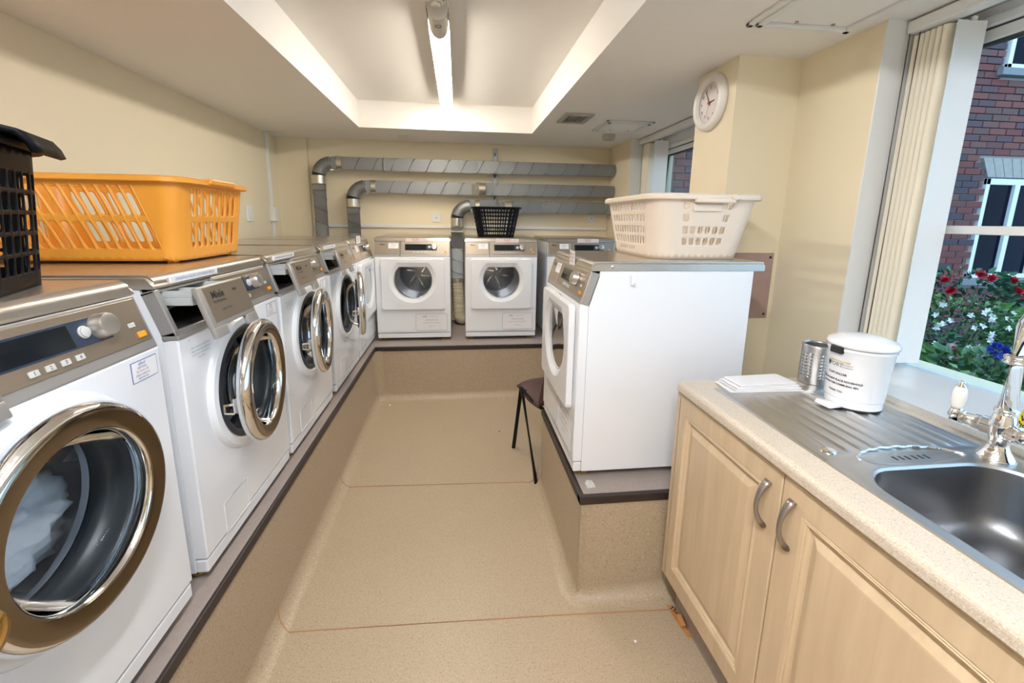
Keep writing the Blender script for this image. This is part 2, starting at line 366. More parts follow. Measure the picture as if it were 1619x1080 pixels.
# ------------------------------------------------------------------ laundry machines
SL = V((0, .295, .9555)); NL = V((0, -.9555, .295)); F0 = V((0, 0, .697))   # the sloping fascia: up-slope, outward normal, foot
def fas(x, t, n=0): return F0+V((x, 0, 0))+SL*t+NL*n
def fbox(bm, x0, x1, t0, t1, n0, n1, bev=0, mi=0):
    tmp = B(); box(tmp, (x0, t0, n0), (x1, t1, n1), bev)
    vm = {v: bm.verts.new(fas(*v.co)) for v in tmp.verts}
    for f in tmp.faces:
        nf = bm.faces.new([vm[v] for v in f.verts]); nf.material_index = mi
    tmp.free(); bmesh.ops.recalc_face_normals(bm, faces=bm.faces); return bm
def fmat(x, t, n): return basis((1, 0, 0), SL, NL, fas(x, t, n))
def plate_hole(bm, outer, inner, c, y0, y1, N=64, steps=None, corners=None):
    """plate in xz, front y0 back y1; outer/inner radial functions about centre c; steps = [(scale_fn or fn, y)] rings running inwards"""
    cx, cz = c; ags = [2*PI*(i+.5)/N for i in range(N)]
    for (qx, qz) in corners or []:
        qa = math.atan2(qz-cz, qx-cx) % (2*PI); ags[min(range(N), key=lambda i: abs(ags[i]-qa))] = qa
    ring = lambda f, y, k=0: [V((cx+math.cos(a)*(f(a)+k), y, cz+math.sin(a)*(f(a)+k))) for a in ags]
    e = .006 if not corners else .004
    rings = [ring(outer, y1), ring(outer, y0+e), ring(outer, y0+e*.3, -e*.3), ring(outer, y0, -e)]
    for f, y, k in (steps or [(inner, y0, e), (inner, y0+e, 0)]): rings.append(ring(f, y, k))
    rings.append(ring(inner, y1)); rings.append(rings[0])
    return loft(bm, rings)
def sq(hw, z0, z1, zc):   # plain rectangle radial fn about (0,zc)
    def f(a):
        c, s = math.cos(a), math.sin(a); t = hw/max(abs(c), 1e-6)
        return min(t, (z1-zc)/s if s > 1e-6 else (zc-z0)/max(-s, 1e-6))
    return f
def paper(parent, x, t, w, h, material, n=.0015, rot=0, name='paper_label', lines=(), border=None):
    bm = fbox(B(), x-w/2, x+w/2, t-h/2, t+h/2, n, n+.0008)
    o = obj(name, bm, material, parent)
    for (s, sz, dy, mt) in lines: text(s, sz, mt, o, fmat(x, t+dy, n+.0014), name='lettering')
    return o
def machine_shell(t, dr):
    b = B(); prof = [(.035, .028), (.035, .70), (.072, .817), (.665, .817), (.665, .028)]
    for s in (-1, 1): prism(b, prof, 'x', *sorted((s*.2975, s*.288)))
    prism(b, [(.655, .028), (.655, .817), (.665, .817), (.665, .028)], 'x', -.288, .288); box(b, (-.288, .035, .028), (.288, .655, .034))
    obj('cabinet_body', b, M['white'], t)
    obj('kick_panel', box(B(), (-.2955, .003, .026), (.2955, .035, .066), .005), M['white'], t)
    l = B(); prism(l, [(.036, .818), (.041, .840), (.052, .849), (.062, .851), (.705, .851), (.708, .848), (.708, .818)], 'x', -.2995, .2995)
    bmesh.ops.bevel(l, geom=[e for e in l.edges if abs(e.verts[0].co.x-e.verts[1].co.x) < 1e-6 and min(e.verts[0].co.z, e.verts[1].co.z) > .83], offset=.008, segments=3, affect='EDGES')
    lo = obj('lid', l, M['lidm'], t, auto=40)
    for s in (-1, 1): obj('screw', lathe(B(), [(.006, 0), (.006, s*.002), (.003, s*.004)], (s*.2995, .115, .833), 'x', 12), M['knob'], lo)
    for x in (-.25, .25):
        for y in (.05, .62): 
            f = obj('foot', lathe(B(), [(.027, 0), (.029, .004), (.029, .011), (.014, .013), (.012, .032)], (x, y, 0), 'z', 20), M['foot'], t)
def controls(t, x0, label_knob=False):
    """fascia right of x0"""
    b = B(); fbox(b, x0, .2975, 0, .126, -.040, 0, .004); fa = obj('fascia', b, M['silver'], t)
    obj('control_plate', fbox(B(), x0+.006, .288, .022, .118, .0, .0025, .001), M['ctrl'], fa)
    obj('display_surround', fbox(B(), -.06, .192, .052, .103, .0025, .004, .0006), M['dispblue'], fa)
    obj('display', fbox(B(), -.053, .105, .056, .099, .004, .0048, .0003), M['display'], fa)
    def disc(nm, x, tt, pr, mt):
        bm = B(); lathe(bm, pr, (0, 0, 0), 'z', 28); bm.transform(fmat(x, tt, .004)); return obj(nm, bm, mt, fa, auto=40)
    disc('start_button', .133, .078, [(.0125, 0), (.0125, .002), (.0105, .003), (.0105, .005), (.009, .006)], M['btn'])
    disc('selector_knob', .172, .080, [(.026, 0), (.025, .004), (.0235, .019), (.0215, .0225), (.016, .0235)], M['knob'])
    for i in range(4):
        x = .012+i*.030; o = obj('program_button', fbox(B(), x-.009, x+.009, .031, .042, .0025, .0055, .001), M['btn'], fa)
        text(str(i+1), .010, M['ink'], fa, fmat(x, .0365, .0058), name='numeral')
    obj('small_button', fbox(B(), .238, .256, .058, .068, .0025, .0055, .001), M['btn'], fa)
    obj('stop_button', fbox(B(), .252, .274, .032, .045, .0025, .0065, .001), M['orange'], fa)
    return fa
FPC = [(x_, z_) for x_ in (-.2965, .2965) for z_ in (.072, .6965)]
def washer(nm, label, loc, rz, door, drawer, lid_label=True, sticker=True):
    t = thing(nm, label, 'washing machine', loc, rz, 'washing machines in the left row'); machine_shell(t, False)
    cz, R = .478, .172; c = (0, cz)
    b = B(); plate_hole(b, sq(.2965, .072, .6965, cz), lambda a: R, c, 0, .034, 64, [(lambda a: .225*0+.2135, 0, 0), (lambda a: .210, -.007, 0), (lambda a: .203, -.014, 0), (lambda a: R+.012, -.016, 0), (lambda a: R, -.008, 0)], FPC)
    obj('front_panel', b, M['white'], t, auto=14)
    b = B(); lathe(b, [(R+.004, -.012), (R-.006, -.017), (R-.016, -.012), (R-.018, .0), (R-.010, .02), (R-.022, .035), (R-.03, .05), (R-.012, .055), (R-.012, .075), (.205, .08)], (0, 0, cz), 'y', 56, False, False)
    obj('door_seal', b, M['rubber'], t, smooth=True)
    b = B(); lathe(b, [(.163, .08), (.17, .10), (.235, .115), (.24, .56), (.232, .57), (.15, .555), (.05, .55)], (0, 0, cz), 'y', 48, False, True)
    d = obj('drum', b, M['drum'], t, smooth=False, auto=35)
    for k in range(3):
        a = 2*PI*k/3+.5; b = B(); prism(b, [(-.03, 0), (0, .06), (.03, 0)], 'y', .14, .54); b.transform(Matrix.Translation((0, 0, cz)) @ Matrix.Rotation(a, 4, 'Y') @ Matrix.Translation((0, 0, -.238)))
        obj('drum_paddle', b, M['drum'], d, auto=30)
    # door on its hinge
    hx = .192; T = Matrix.Translation((hx, -.03, cz)) @ Matrix.Rotation(door, 4, 'Z') @ Matrix.Translation((-hx, 0, 0))
    b = B(); lathe(b, [(.150, .014), (.184, .014), (.194, .006), (.196, -.008), (.190, -.020), (.184, -.0235)], (0, 0, 0), 'y', 72, False, False); b.transform(T)
    dr = obj('porthole_door', b, M['chrome'], t, smooth=True)
    b = B(); lathe(b, [(.184, -.0235), (.181, -.0250), (.178, -.0255), (.152, -.0225), (.149, -.0215), (.1465, -.018)], (0, 0, 0), 'y', 72, False, False); b.transform(T)
    obj('door_ring', b, M['ringrefl'], dr, auto=14)
    b = B(); lathe(b, [(.1475, -.020), (.1445, -.017), (.1425, -.006), (.142, .010), (.150, .016)], (0, 0, 0), 'y', 72, False, False); b.transform(T)
    obj('inner_ring', b, M['chrome'], dr, smooth=True)
    b = B(); lathe(b, [(.1423, -.004), (.139, .014), (.132, .032), (.118, .055), (.10, .068), (.06, .074), (.02, .075)], (0, 0, 0), 'y', 56, False, True); b.transform(T)
    obj('glass_bowl', b, M['pglass'], dr, smooth=True)
    b = B(); box(b, (-.188, .004, -.035), (-.160, .022, .01), .004); tube(b, [(-.180, .020, -.01), (-.181, .045, -.012), (-.181, .045, -.035), (-.178, .022, -.038)], .004, 8)
    b.transform(T); obj('latch', b, M['chrome'], dr, auto=40)
    b = B(); box(b, (.165, -.034+.03, cz-.045), (.205, -.004, cz+.045), .005); obj('hinge', b, M['chrome'], t)
    # filter flap outline
    b = B(); pts = [(-.195, -.0012, .165), (-.055, -.0012, .165), (-.055, -.0012, .062+.01), (-.195, -.0012, .072)]
    tube(b, pts, .0016, 6, closed=True); obj('filter_flap', b, M['whitein'], t)
    # detergent compartment
    xd = -.055; fa = controls(t, xd)
    b = B(); fbox(b, -.2975, -.280, 0, .126, -.036, 0, .003); fbox(b, -.2975, xd+.001, -.002, .018, -.036, 0, .003); fbox(b, -.2975, xd, .118, .126, -.036, -.004, .002); box(b, (-.2985, -.0025, .690), (xd+.002, .036, .7015), .002); obj('compartment_frame', b, M['silver'], t)
    b = B(); prism(b, [(.03, .715), (.10, .812), (.30, .812), (.30, .708)], 'x', -.281, -.2795); prism(b, [(.03, .715), (.10, .812), (.30, .812), (.30, .708)], 'x', xd-.002, xd-.0005)
    box(b, (-.281, .02, .707), (xd, .30, .711)); box(b, (-.281, .298, .707), (xd, .301, .812)); obj('compartment', b, M['dark'], t)
    cav = obj('nozzle', tube(B(), [(-.24, .09, .735), (-.18, .13, .726), (-.10, .12, .74)], .0035, 8), M['tray'], t)
    off = V((0, -drawer, 0)); b = B()
    box(b, (-.262, .045-drawer, .770), (-.075, .29-drawer, .792), .003); box(b, (-.262, .045-drawer, .792), (-.256, .28-drawer, .808)); box(b, (-.081, .045-drawer, .792), (-.075, .28-drawer, .808)); box(b, (-.19, .05-drawer, .792), (-.185, .28-drawer, .806))
    dw = obj('detergent_tray', b, M['tray'], t)
    b = B(); fbox(b, -.284, xd-.002, .014, .124, 0, .016, .004)
    fbox(b, -.284, -.225, -.012, .016, .002, .016, .003); fbox(b, -.115, xd-.002, -.012, .016, .002, .016, .003)
    bmesh.ops.translate(b, verts=b.verts, vec=off); obj('drawer_front', b, M['silver'], dw, auto=40)
    b = fbox(B(), -.268, xd-.006, .026, .119, .016, .0172, .0004); bmesh.ops.translate(b, verts=b.verts, vec=off); obj('drawer_plate', b, M['ctrl'], dw)
    for s, sz, x, tt, bo in (('Miele', .027, -.212, .094, .0006), ('PROFESSIONAL', .009, -.212, .076, 0), ('eco', .014, -.125, .096, .0004), ('WASH  PROG', .008, -.195, .052, 0)):
        text(s, sz, M['ink'], dw, Matrix.Translation(off) @ fmat(x, tt, .0178), bold=bo)
    if lid_label:
        b = box(B(), (-.235, .0345, .824), (-.02, .0395, .8405)); b.transform(Matrix.Identity(4)); lb = obj('paper_label', b, M['paper'], t)
        text('(WASHING LIQUID & POWDER ONLY)', .0105, M['inkblue'], lb, basis((1, 0, 0), (0, 0, 1), (0, -1, 0), (-.1275, .0341, .8322)))
    if sticker:
        s = obj('sticker', box(B(), (.205, -.0008, .638), (.283, .001, .684)), M['inkblue'], t)
        obj('sticker_face', box(B(), (.2065, -.0012, .6395), (.2815, 0, .6825)), M['paper'], s)
        for i, (a, sz, mt) in enumerate((('allied', .010, 'inkblue'), ('services', .008, 'inkblue'), ('For service call', .006, 'inkred'), ('please telephone', .006, 'inkblue'), ('0800 000 000', .0055, 'inkblue'))):
            text(a, sz, M[mt], s, basis((1, 0, 0), (0, 0, 1), (0, -1, 0), (.236, -.0016, .677-i*.008)))
    for i in range(4): text(('Door must be closed firmly', 'before selecting programme', 'and do not overload drum', 'see notice')[i], .0075, M['inkgrey'], t, basis((1, 0, 0), (0, 0, 1), (0, -1, 0), (-.21, -.0012, .655-i*.010)))
    text('!', .014, M['inkgrey'], t, basis((1, 0, 0), (0, 0, 1), (0, -1, 0), (-.255, -.0012, .677)))
    return t
def dryer(nm, label, loc, rz, group, lidlabel=None, notice=True, square=False, plab=True, lidpaper='pinkpaper'):
    t = thing(nm, label, 'tumble dryer', loc, rz, group); machine_shell(t, True)
    xdv = -.098
    b = B(); fbox(b, -.2975, xdv-.001, 0, .126, -.036, 0, .004); lf = obj('programme_card_panel', b, M['silver'], t)
    obj('control_plate', fbox(B(), -.288, xdv-.006, .022, .118, 0, .0025, .001), M['ctrl'], lf)
    text('Miele', .017, M['ink'], lf, fmat(-.235, .098, .003), bold=.0003)
    if plab: paper(lf, -.150, .088, .078, .044, M['paper'], .003, lines=[('DRYING', .008, .012, M['inkblue']), ('PROGRAMMES', .007, .002, M['inkgrey']), ('see notice', .006, -.008, M['inkgrey'])])
    controls(t, xdv)
    cz = .505; c = (0, cz)
    # front panel with round opening, then the square door in front of it
    b = B(); plate_hole(b, sq(.2965, .072, .6965, cz), lambda a: .176, c, 0, .034, 64, None, FPC); obj('front_panel', b, M['white'], t, auto=14)
    gl = cutcirc(.155, .108)
    b = B(); plate_hole(b, rect_off(.251, .268, .682, .512, .022), gl, (0, .512), -.026, -.002, 160, [(cutcirc(.186, .139), -.026, .012), (cutcirc(.186, .139), -.026, .004), (cutcirc(.186, .139), -.0255, 0), (cutcirc(.181, .134), -.0235, 0), (cutcirc(.163, .116), -.014, 0), (gl, -.010, 0)])
    # the opening sits a little above the middle of the door
    d = obj('dryer_door', b, M['white'], t, auto=12)
    gf = lambda y, k: [V((math.cos(a)*(gl(a)+k), y, .512+math.sin(a)*(gl(a)+k))) for a in [2*PI*(i+.5)/96 for i in range(96)]]
    b = B(); loft(b, [gf(-.010, .002), gf(-.013, -.003), gf(-.009, -.006), gf(-.004, -.006)]); obj('window_gasket', b, M['dish'], d, smooth=True)
    b = B(); loft(b, [gf(-.008, -.005), gf(-.007, -.02), gf(-.006, -.06), gf(-.0055, -.10)], cap1=True); obj('door_glass', b, M['pglass'], d, smooth=True)
    b = B(); lathe(b, [(.188, .036), (.186, .05), (.200, .07), (.26, .09), (.265, .54), (.25, .55), (.18, .545), (.175, .53), (.06, .525)], (0, 0, cz), 'y', 48, False, True); dm = obj('drum', b, M['drum'], t, auto=35)
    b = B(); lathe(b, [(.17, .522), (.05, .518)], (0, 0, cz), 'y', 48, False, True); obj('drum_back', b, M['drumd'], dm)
    for k in range(3):
        a = 2*PI*k/3; b = B(); prism(b, [(-.035, 0), (0, .07), (.035, 0)], 'y', .10, .53); b.transform(Matrix.Translation((0, 0, cz)) @ Matrix.Rotation(a, 4, 'Y') @ Matrix.Translation((0, 0, -.262))); obj('drum_paddle', b, M['drum'], dm, auto=30)
    for k in range(6):
        a = 2*PI*k/6+.3; b = B(); tube(b, [(.03*math.cos(a), .512, .03*math.sin(a)), (.11*math.cos(a+.5), .512, .11*math.sin(a+.5)), (.15*math.cos(a+.6), .515, .15*math.sin(a+.6))], .006, 8); b.transform(Matrix.Translation((0, 0, cz))); obj('drum_rib', b, M['chrome'], dm, auto=40)
    # lint flap with a taped notice
    x0, x1, z0, z1 = .012, .270, .088, .228
    b = B(); tube(b, [(x, -.0005, z) for x, z in rrect(x1-x0, z1-z0, .008, 3, (x0+x1)/2, (z0+z1)/2)], .0018, 6, closed=True); fl = obj('lint_flap', b, M['dish'], t)
    b = B(); tube(b, [(-.295, 0, .0725), (.295, 0, .0725)], .001, 6); tube(b, [(-.295, 0, .081), (.295, 0, .081)], .0008, 6); obj('panel_joint', b, M['dish'], t)
    if notice:
        n = obj('paper_notice', box(B(), (x0+.008, -.0014, z0+.006), (x1-.008, -.0004, z1-.006)), M['paper'], t); cx = (x0+x1)/2
        for s, sz, dx, z, mt in (('PORT', .016, -.055, .205, 'ink'), ('PROPERTY COMPANY', .007, .02, .205, 'inkgrey'), ('IMPORTANT: LINT', .013, 0, .176, 'inkgrey'), ('PLEASE CLEAN FILTER AFTER USE', .0095, 0, .153, 'inkgrey'), ('THANK YOU', .009, 0, .124, 'inkgrey')):
            text(s, sz, M[mt], n, basis((1, 0, 0), (0, 0, 1), (0, -1, 0), (cx+dx, -.0018, z)))
    if lidlabel:
        x, wd, hh, sk = lidlabel; b = B(); prism(b, [(x-wd/2, .817-.004), (x+wd/2, .817-.002), (x+wd/2-sk, .817+hh), (x-wd/2+.002, .817+hh+.002)], 'y', .030, .0312); b.transform(Matrix.Translation((0, .004, 0)))
        lb = obj('paper_label', b, M[lidpaper], t); red = lidpaper == 'paper'
        for i, s in enumerate(('PLEASE CLEAN', 'FILTER AFTER', 'EACH USE')): text(s, .0125 if red else .009, M['inkred'], lb, basis((1, 0, 0), (0, 0, 1), (0, -1, 0), (x-sk/2, .0335, .817+hh*(.78-.27*i))))
    return t
LX = -.688
for args in (
  ('front-loading washing machine nearest the camera, white bagged laundry behind its closed porthole', .7505, 0, 0, 0),
  ('washing machine under the orange basket, porthole door ajar, detergent drawer pulled out', 1.414, math.radians(6.5), .07, 1),
  ('second white washing machine with porthole ajar, counted on from the one under the orange basket', 2.039, math.radians(7), .06, 1),
  ('farthest washing machine in the left row, its porthole door open edge-on beside the corner dryer', 2.7025, math.radians(15), .06, 1)):
    washer('washing_machine', args[0], (LX, args[1], P), PI/2, args[2], args[3], bool(args[4]), True)
dryer('tumble_dryer', 'white tumble dryer at the far end of the left row, jammed into the corner', (LX, 3.325, P), PI/2, 'tumble dryers', (-.03, .13, .05, .01), False, lidpaper='paper')
YD = 3.536
dryer('tumble_dryer', 'white tumble dryer on the back ledge beside the left row, nothing standing on it', (-.363, YD, P), 0, 'tumble dryers', (.045, .20, .026, .05))
dryer('tumble_dryer', 'white tumble dryer on the back ledge carrying a small black basket', (.3535, YD, P), 0, 'tumble dryers', (.05, .19, .028, .002))
dryer('tumble_dryer', 'white tumble dryer on the back ledge half hidden behind the nearer dryer at right', (1.045, YD+.06, P), 0, 'tumble dryers', (.06, .19, .030, .002))
dryer('tumble_dryer', 'side-on white tumble dryer carrying the cream slotted basket, next to the sink unit', (.4365, 1.7955, P), -PI/2, 'tumble dryers', (.04, .085, .055, .01), True, lidpaper='paper')
# the little white hook stuck to its side
hk = B(); box(hk, (.622, 1.490, 1.205), (.642, 1.4975, 1.245), .004); tube(hk, [(.632, 1.490, 1.215), (.632, 1.482, 1.209), (.632, 1.480, 1.216)], .003, 8)
tag(obj('adhesive_hook', hk, M['binw']), 'tiny white adhesive hook on the side of the right-hand dryer', 'hook')
b = B(); pts = []
for i, j in [(0, 0), (1, .1), (.95, .9), (.3, 1), (-.05, .6)]: pts.append((.478+.032*i, 1.425+.05*j))
prism(b, pts, 'z', P+.0003, P+.004); tube(b, [(.48, 1.43, P+.004), (.495, 1.455, P+.012), (.508, 1.44, P+.004)], .003, 6)
tag(obj('plastic_scrap', b, M['clear']), 'crumpled clear plastic scrap on the ledge corner under the right-hand dryer', 'litter')
# laundry in the nearest machine
b = B(); rr = random.Random(3)
bmesh.ops.create_icosphere(b, subdivisions=5, radius=1)
from mathutils import noise
for v in b.verts:
    n = v.co.normalized(); d = 1+.28*noise.noise(n*2.3)+.22*abs(noise.noise(n*5.1+V((3, 1, 0))))+.12*abs(noise.noise(n*11))+.07*noise.noise(n*24)
    v.co = V((n.x*.12*d, n.y*.185*d, n.z*.115*d))
b.transform(Matrix.Translation((LX-.25, .7505+.035, P+.478-.105)))
lo = tag(obj('laundry_bundle', b, M['cloth'], smooth=True), 'crumpled white bagged laundry inside the nearest washing machine', 'laundry')
o = obj('care_tag', box(B(), (LX-.118, .70, P+.42), (LX-.114, .77, P+.452), 0, rot=Matrix.Rotation(.3, 4, 'X')), M['paper'], lo)
# ------------------------------------------------------------------ ducts
def arc(c, r, a0, a1, n=8): return [V((c[0]+r*math.cos(math.radians(a0+(a1-a0)*k/n)), c[1], c[2]+r*math.sin(math.radians(a0+(a1-a0)*k/n)))) for k in range(n+1)]
def helix(bm, p0, p1, R, pitch, r=.0022, ph=0, seg=4):
    p0, p1 = V(p0), V(p1); L_ = (p1-p0).length; d = (p1-p0)/L_; x, y = frame_axes(d); n = int(L_/pitch*14)
    tube(bm, [p0+d*(L_*i/n)+(x*math.cos(2*PI*i/14+ph)+y*math.sin(2*PI*i/14+ph))*R for i in range(n+1)], r, seg)
YDU = 4.15; RD = .056
for lab, xv, zh, zb, tapes, ring in (('highest of the three galvanised spiral ducts, bending down in the back corner', -1.222, 1.912, 1.0, [], -.655),
      ('middle galvanised spiral duct on the back wall, bending down behind the corner dryer', -.938, 1.716, 1.0, [.195], None),
      ('lowest galvanised spiral duct on the back wall, dropping between the two back dryers', -.008, 1.560, .89, [.44], None)):
    t = thing('ventilation_duct', lab, 'duct', (xv, YDU, zb), 0, 'ventilation ducts on the back wall')
    X1 = XR-.005-xv; h = zh-zb; r = .12
    b = B(); tube(b, [(0, 0, 0), (0, 0, h-r)], RD, 28); helix(b, (0, 0, .01), (0, 0, h-r-.12), RD, .115, ph=1); obj('vertical_pipe', b, M['duct'], t, auto=50)
    b = B(); tube(b, [(r, 0, h), (X1, 0, h)], RD, 28); helix(b, (r+.12, 0, h), (X1-.01, 0, h), RD, .155, ph=2); hp = obj('horizontal_pipe', b, M['duct'], t, auto=50)
    b = B(); tube(b, arc((r, 0, h-r), r, 180, 90, 6), RD+.002, 28); obj('elbow', b, M['duct'], t, auto=25)
    b = B(); tube(b, [(0, 0, h-r-.12), (0, 0, h-r-.06), (0, 0, h-r+.01)], [RD+.002, RD+.005, RD+.004], 28, False); obj('foil_tape', b, M['tape'], t, auto=40)
    b = B(); tube(b, [(r-.012, 0, h), (r+.05, 0, h), (r+.09, 0, h)], [RD+.004, RD+.004, RD+.001], 28, False); obj('foil_tape', b, M['tape'], t, auto=40)
    for x in tapes:
        x -= xv; b = B(); tube(b, [(x-.06, 0, h), (x, 0, h), (x+.06, 0, h)], [RD+.001, RD+.006, RD+.002], 28, False); obj('foil_tape', b, M['tape'], t, auto=40)
    if ring: b = B(); tube(b, [(ring-xv, 0, h), (ring-xv+.008, 0, h)], RD+.004, 28, False); obj('joint_ring', b, M['chrome'], t)
# flexible hose below the lowest duct
t = thing('flexible_hose', 'cream corrugated flexible hose between the two back dryers', 'hose', (.003, YDU-.05, P))
path = [(-.012, .05, .445), (-.010, .045, .40), (-.004, .03, .30), (.0, .01, .20), (.004, -.01, .12)]
pts = []; rs = []
def lerp_path(path, n):
    out = []
    seg = [(V(path[i+1])-V(path[i])).length for i in range(len(path)-1)]; T_ = sum(seg)
    for k in range(n+1):
        s = T_*k/n; i = 0
        while i < len(seg)-1 and s > seg[i]: s -= seg[i]; i += 1
        out.append(V(path[i]).lerp(V(path[i+1]), min(s/seg[i], 1)))
    return out
pp = lerp_path(path, 44)
obj('hose_corrugations', tube(B(), pp, [.050+.005*(i % 2)-.002*(i % 5 == 0) for i in range(len(pp))], 24, True), M['hose'], t, auto=60)
obj('hose_elbow', tube(B(), lerp_path([(.004, -.01, .13), (.004, -.02, .085), (.018, -.02, .062), (.045, -.015, .062)], 16), [.051+.004*(i % 2) for i in range(17)], 24, True), M['hose'], t, auto=60)
obj('foil_tape', tube(B(), [(-.012, .05, .475), (-.012, .05, .445), (-.012, .048, .405)], [.0575, .060, .057], 24, True), M['tape'], t, auto=40)
# strut bracket
b = B(); box(b, (.335, YB-.028, 1.50), (.339, YB, 2.10)); box(b, (.372, YB-.028, 1.50), (.376, YB, 2.10)); box(b, (.335, YB-.004, 1.50), (.376, YB, 2.10))
br = tag(obj('wall_strut', b, M['galv']), 'galvanised slotted strut screwed upright behind the ducts', 'bracket')
for k in range(6): obj('strut_slot', box(B(), (.350, YB-.006, 1.53+k*.10), (.361, YB-.0035, 1.56+k*.10)), M['dark'], br)
# ------------------------------------------------------------------ wall fittings
def socket(nm, lab, loc, rz, w_=.085, h_=.085, switch=True, group='back wall sockets'):
    t = thing(nm, lab, 'socket', loc, rz, group)
    obj('back_plate', box(B(), (-w_/2, -.012, -h_/2), (w_/2, 0, h_/2), .004), M['trimw'], t)
    if switch:
        obj('rocker', box(B(), (-.008, -.015, .008), (.008, -.011, .026), .002), M['binw'], t)
        obj('neon', box(B(), (-.006, -.0135, -.006), (.006, -.0115, 0)), M['ink'], t)
    else:
        for z in (-.03, .0, .03): obj('rocker', box(B(), (-.008, -.014, z-.009), (.008, -.011, z+.009), .002), M['binw'], t)
    return t
socket('wall_socket', 'square white fused socket on the back wall between two vertical ducts', (-.203, YB, 1.452), 0)
socket('wall_socket', 'square white fused socket on the back wall behind the small black basket', (.49, YB, 1.462), 0)
socket('wall_socket', 'square white fused socket on the back wall at its right-hand end', (1.326, YB, 1.468), 0)
socket('wall_switch', 'narrow white switch plate on the left wall above the machines', (XL, 3.62, 1.457), PI/2, .09, .12, False, None)
t = thing('wall_conduit', 'white plastic conduit running down the left wall to a small box', 'conduit', (XL, 4.03, 1.0))
obj('conduit_pipe', box(B(), (0, -.012, .50), (.022, .018, 1.13), .004), M['trimw'], t); obj('conduit_pipe', box(B(), (0, -.012, .0), (.022, .018, .42), .004), M['trimw'], t)
obj('junction_box', box(B(), (0, -.035, .40), (.045, .045, .52), .005), M['trimw'], t); obj('ceiling_cover', box(B(), (0, -.02, 1.125), (.16, .03, 1.134), .002), M['trimw'], t)
tag(obj('ceiling_strip', box(B(), (-.50, 4.00, ZC-.014), (-.33, 4.035, ZC-.0005), .004), M['smoke']), 'small cream rectangular fitting on the ceiling above the back dryers', 'sensor')
b = B(); lathe(b, [(.052, 0), (.052, -.03), (.046, -.042), (.03, -.045)], (1.235, 3.62, ZC-.0005), 'z', 28); tag(obj('ceiling_sounder', b, M['grille'], auto=40), 'round grey alarm sounder on the ceiling near the far window', 'alarm')
# ceiling vent
t = thing('ceiling_vent', 'small rectangular slatted grey vent in the ceiling beside the recess', 'vent', (.81, 3.10, ZC))
b = B(); w_, d_ = .20, .27
for lo, hi in (((-w_/2, -d_/2, -.012), (-.07, d_/2, 0)), ((.07, -d_/2, -.012), (w_/2, d_/2, 0)), ((-.07, -d_/2, -.012), (.07, -.095, 0)), ((-.07, .095, -.012), (.07, d_/2, 0))): box(b, lo, hi, .002)
obj('vent_frame', b, M['grille'], t); obj('vent_backing', box(B(), (-.07, -.095, -.003), (.07, .095, -.0008)), M['dark'], t)
for k in range(7):
    x = -.06+k*.02; obj('slat', box(B(), (x-.0025, -.095, -.012), (x+.0025, .095, -.003), 0, rot=Matrix.Rotation(.3, 4, 'Y')), M['grille'], t)
# access hatches
def hatch(lab, x0, x1, y0, y1):
    t = thing('ceiling_hatch', lab, 'hatch', ((x0+x1)/2, (y0+y1)/2, ZC)); a, c = (x1-x0)/2, (y1-y0)/2; b = B()
    for k, (e, z) in enumerate(((0, -.012), (.0215, -.020))):
        for lo, hi in (((-a+e, -c+e), (a-e, -c+e+.022)), ((-a+e, c-e-.022), (a-e, c-e)), ((-a+e, -c+e), (-a+e+.022, c-e)), ((a-e-.022, -c+e), (a-e, c-e))): box(b, (*lo, z), (*hi, -.0005), .003)
    obj('hatch_frame', b, M['trimw'], t); obj('hatch_panel', box(B(), (-a+.045, -c+.045, -.008), (a-.045, c-.045, -.0006), .002), M['ceiling'], t)
    for x in (-.05, .09): obj('catch', lathe(B(), [(.006, -.008), (.006, -.012), (.003, -.013)], (x, c-.06, 0), 'z', 12), M['nickel'], t)
hatch('white framed access hatch in the ceiling close to the near window', 1.03, 1.43, 1.18, 1.60)
hatch('white framed access hatch in the ceiling beside the slatted vent', 1.045, 1.40, 3.12, 3.47)
# smoke detector
t = thing('smoke_detector', 'round cream smoke detector in the ceiling recess before the light', 'smoke detector', (-.078, 1.900, ZR))
obj('detector_base', lathe(B(), [(.052, 0), (.052, -.038), (.046, -.046)], (0, 0, -.0005), 'z', 32), M['smoke'], t, auto=40)
obj('detector_head', lathe(B(), [(.018, -.046), (.019, -.080), (.013, -.087), (.005, -.088)], (0, 0, 0), 'z', 28), M['smoke'], t, auto=40)
b = B(); lathe(b, [(.038, -.058), (.038, -.063), (.032, -.063), (.032, -.058), (.038, -.058)], (0, 0, 0), 'z', 28, False, False); lathe(b, [(.029, -.071), (.029, -.076), (.023, -.076), (.023, -.071), (.029, -.071)], (0, 0, 0), 'z', 28, False, False); obj('detector_rings', b, M['smoke'], t)
for k in range(8):
    fb_ = prism(B(), [(.017, -.044), (.046, -.044), (.040, -.062), (.028, -.076), (.017, -.080)], 'y', -.0012, .0012); fb_.transform(Matrix.Rotation(PI*k/4+.2, 4, 'Z')); obj('fin', fb_, M['smoke'], t)
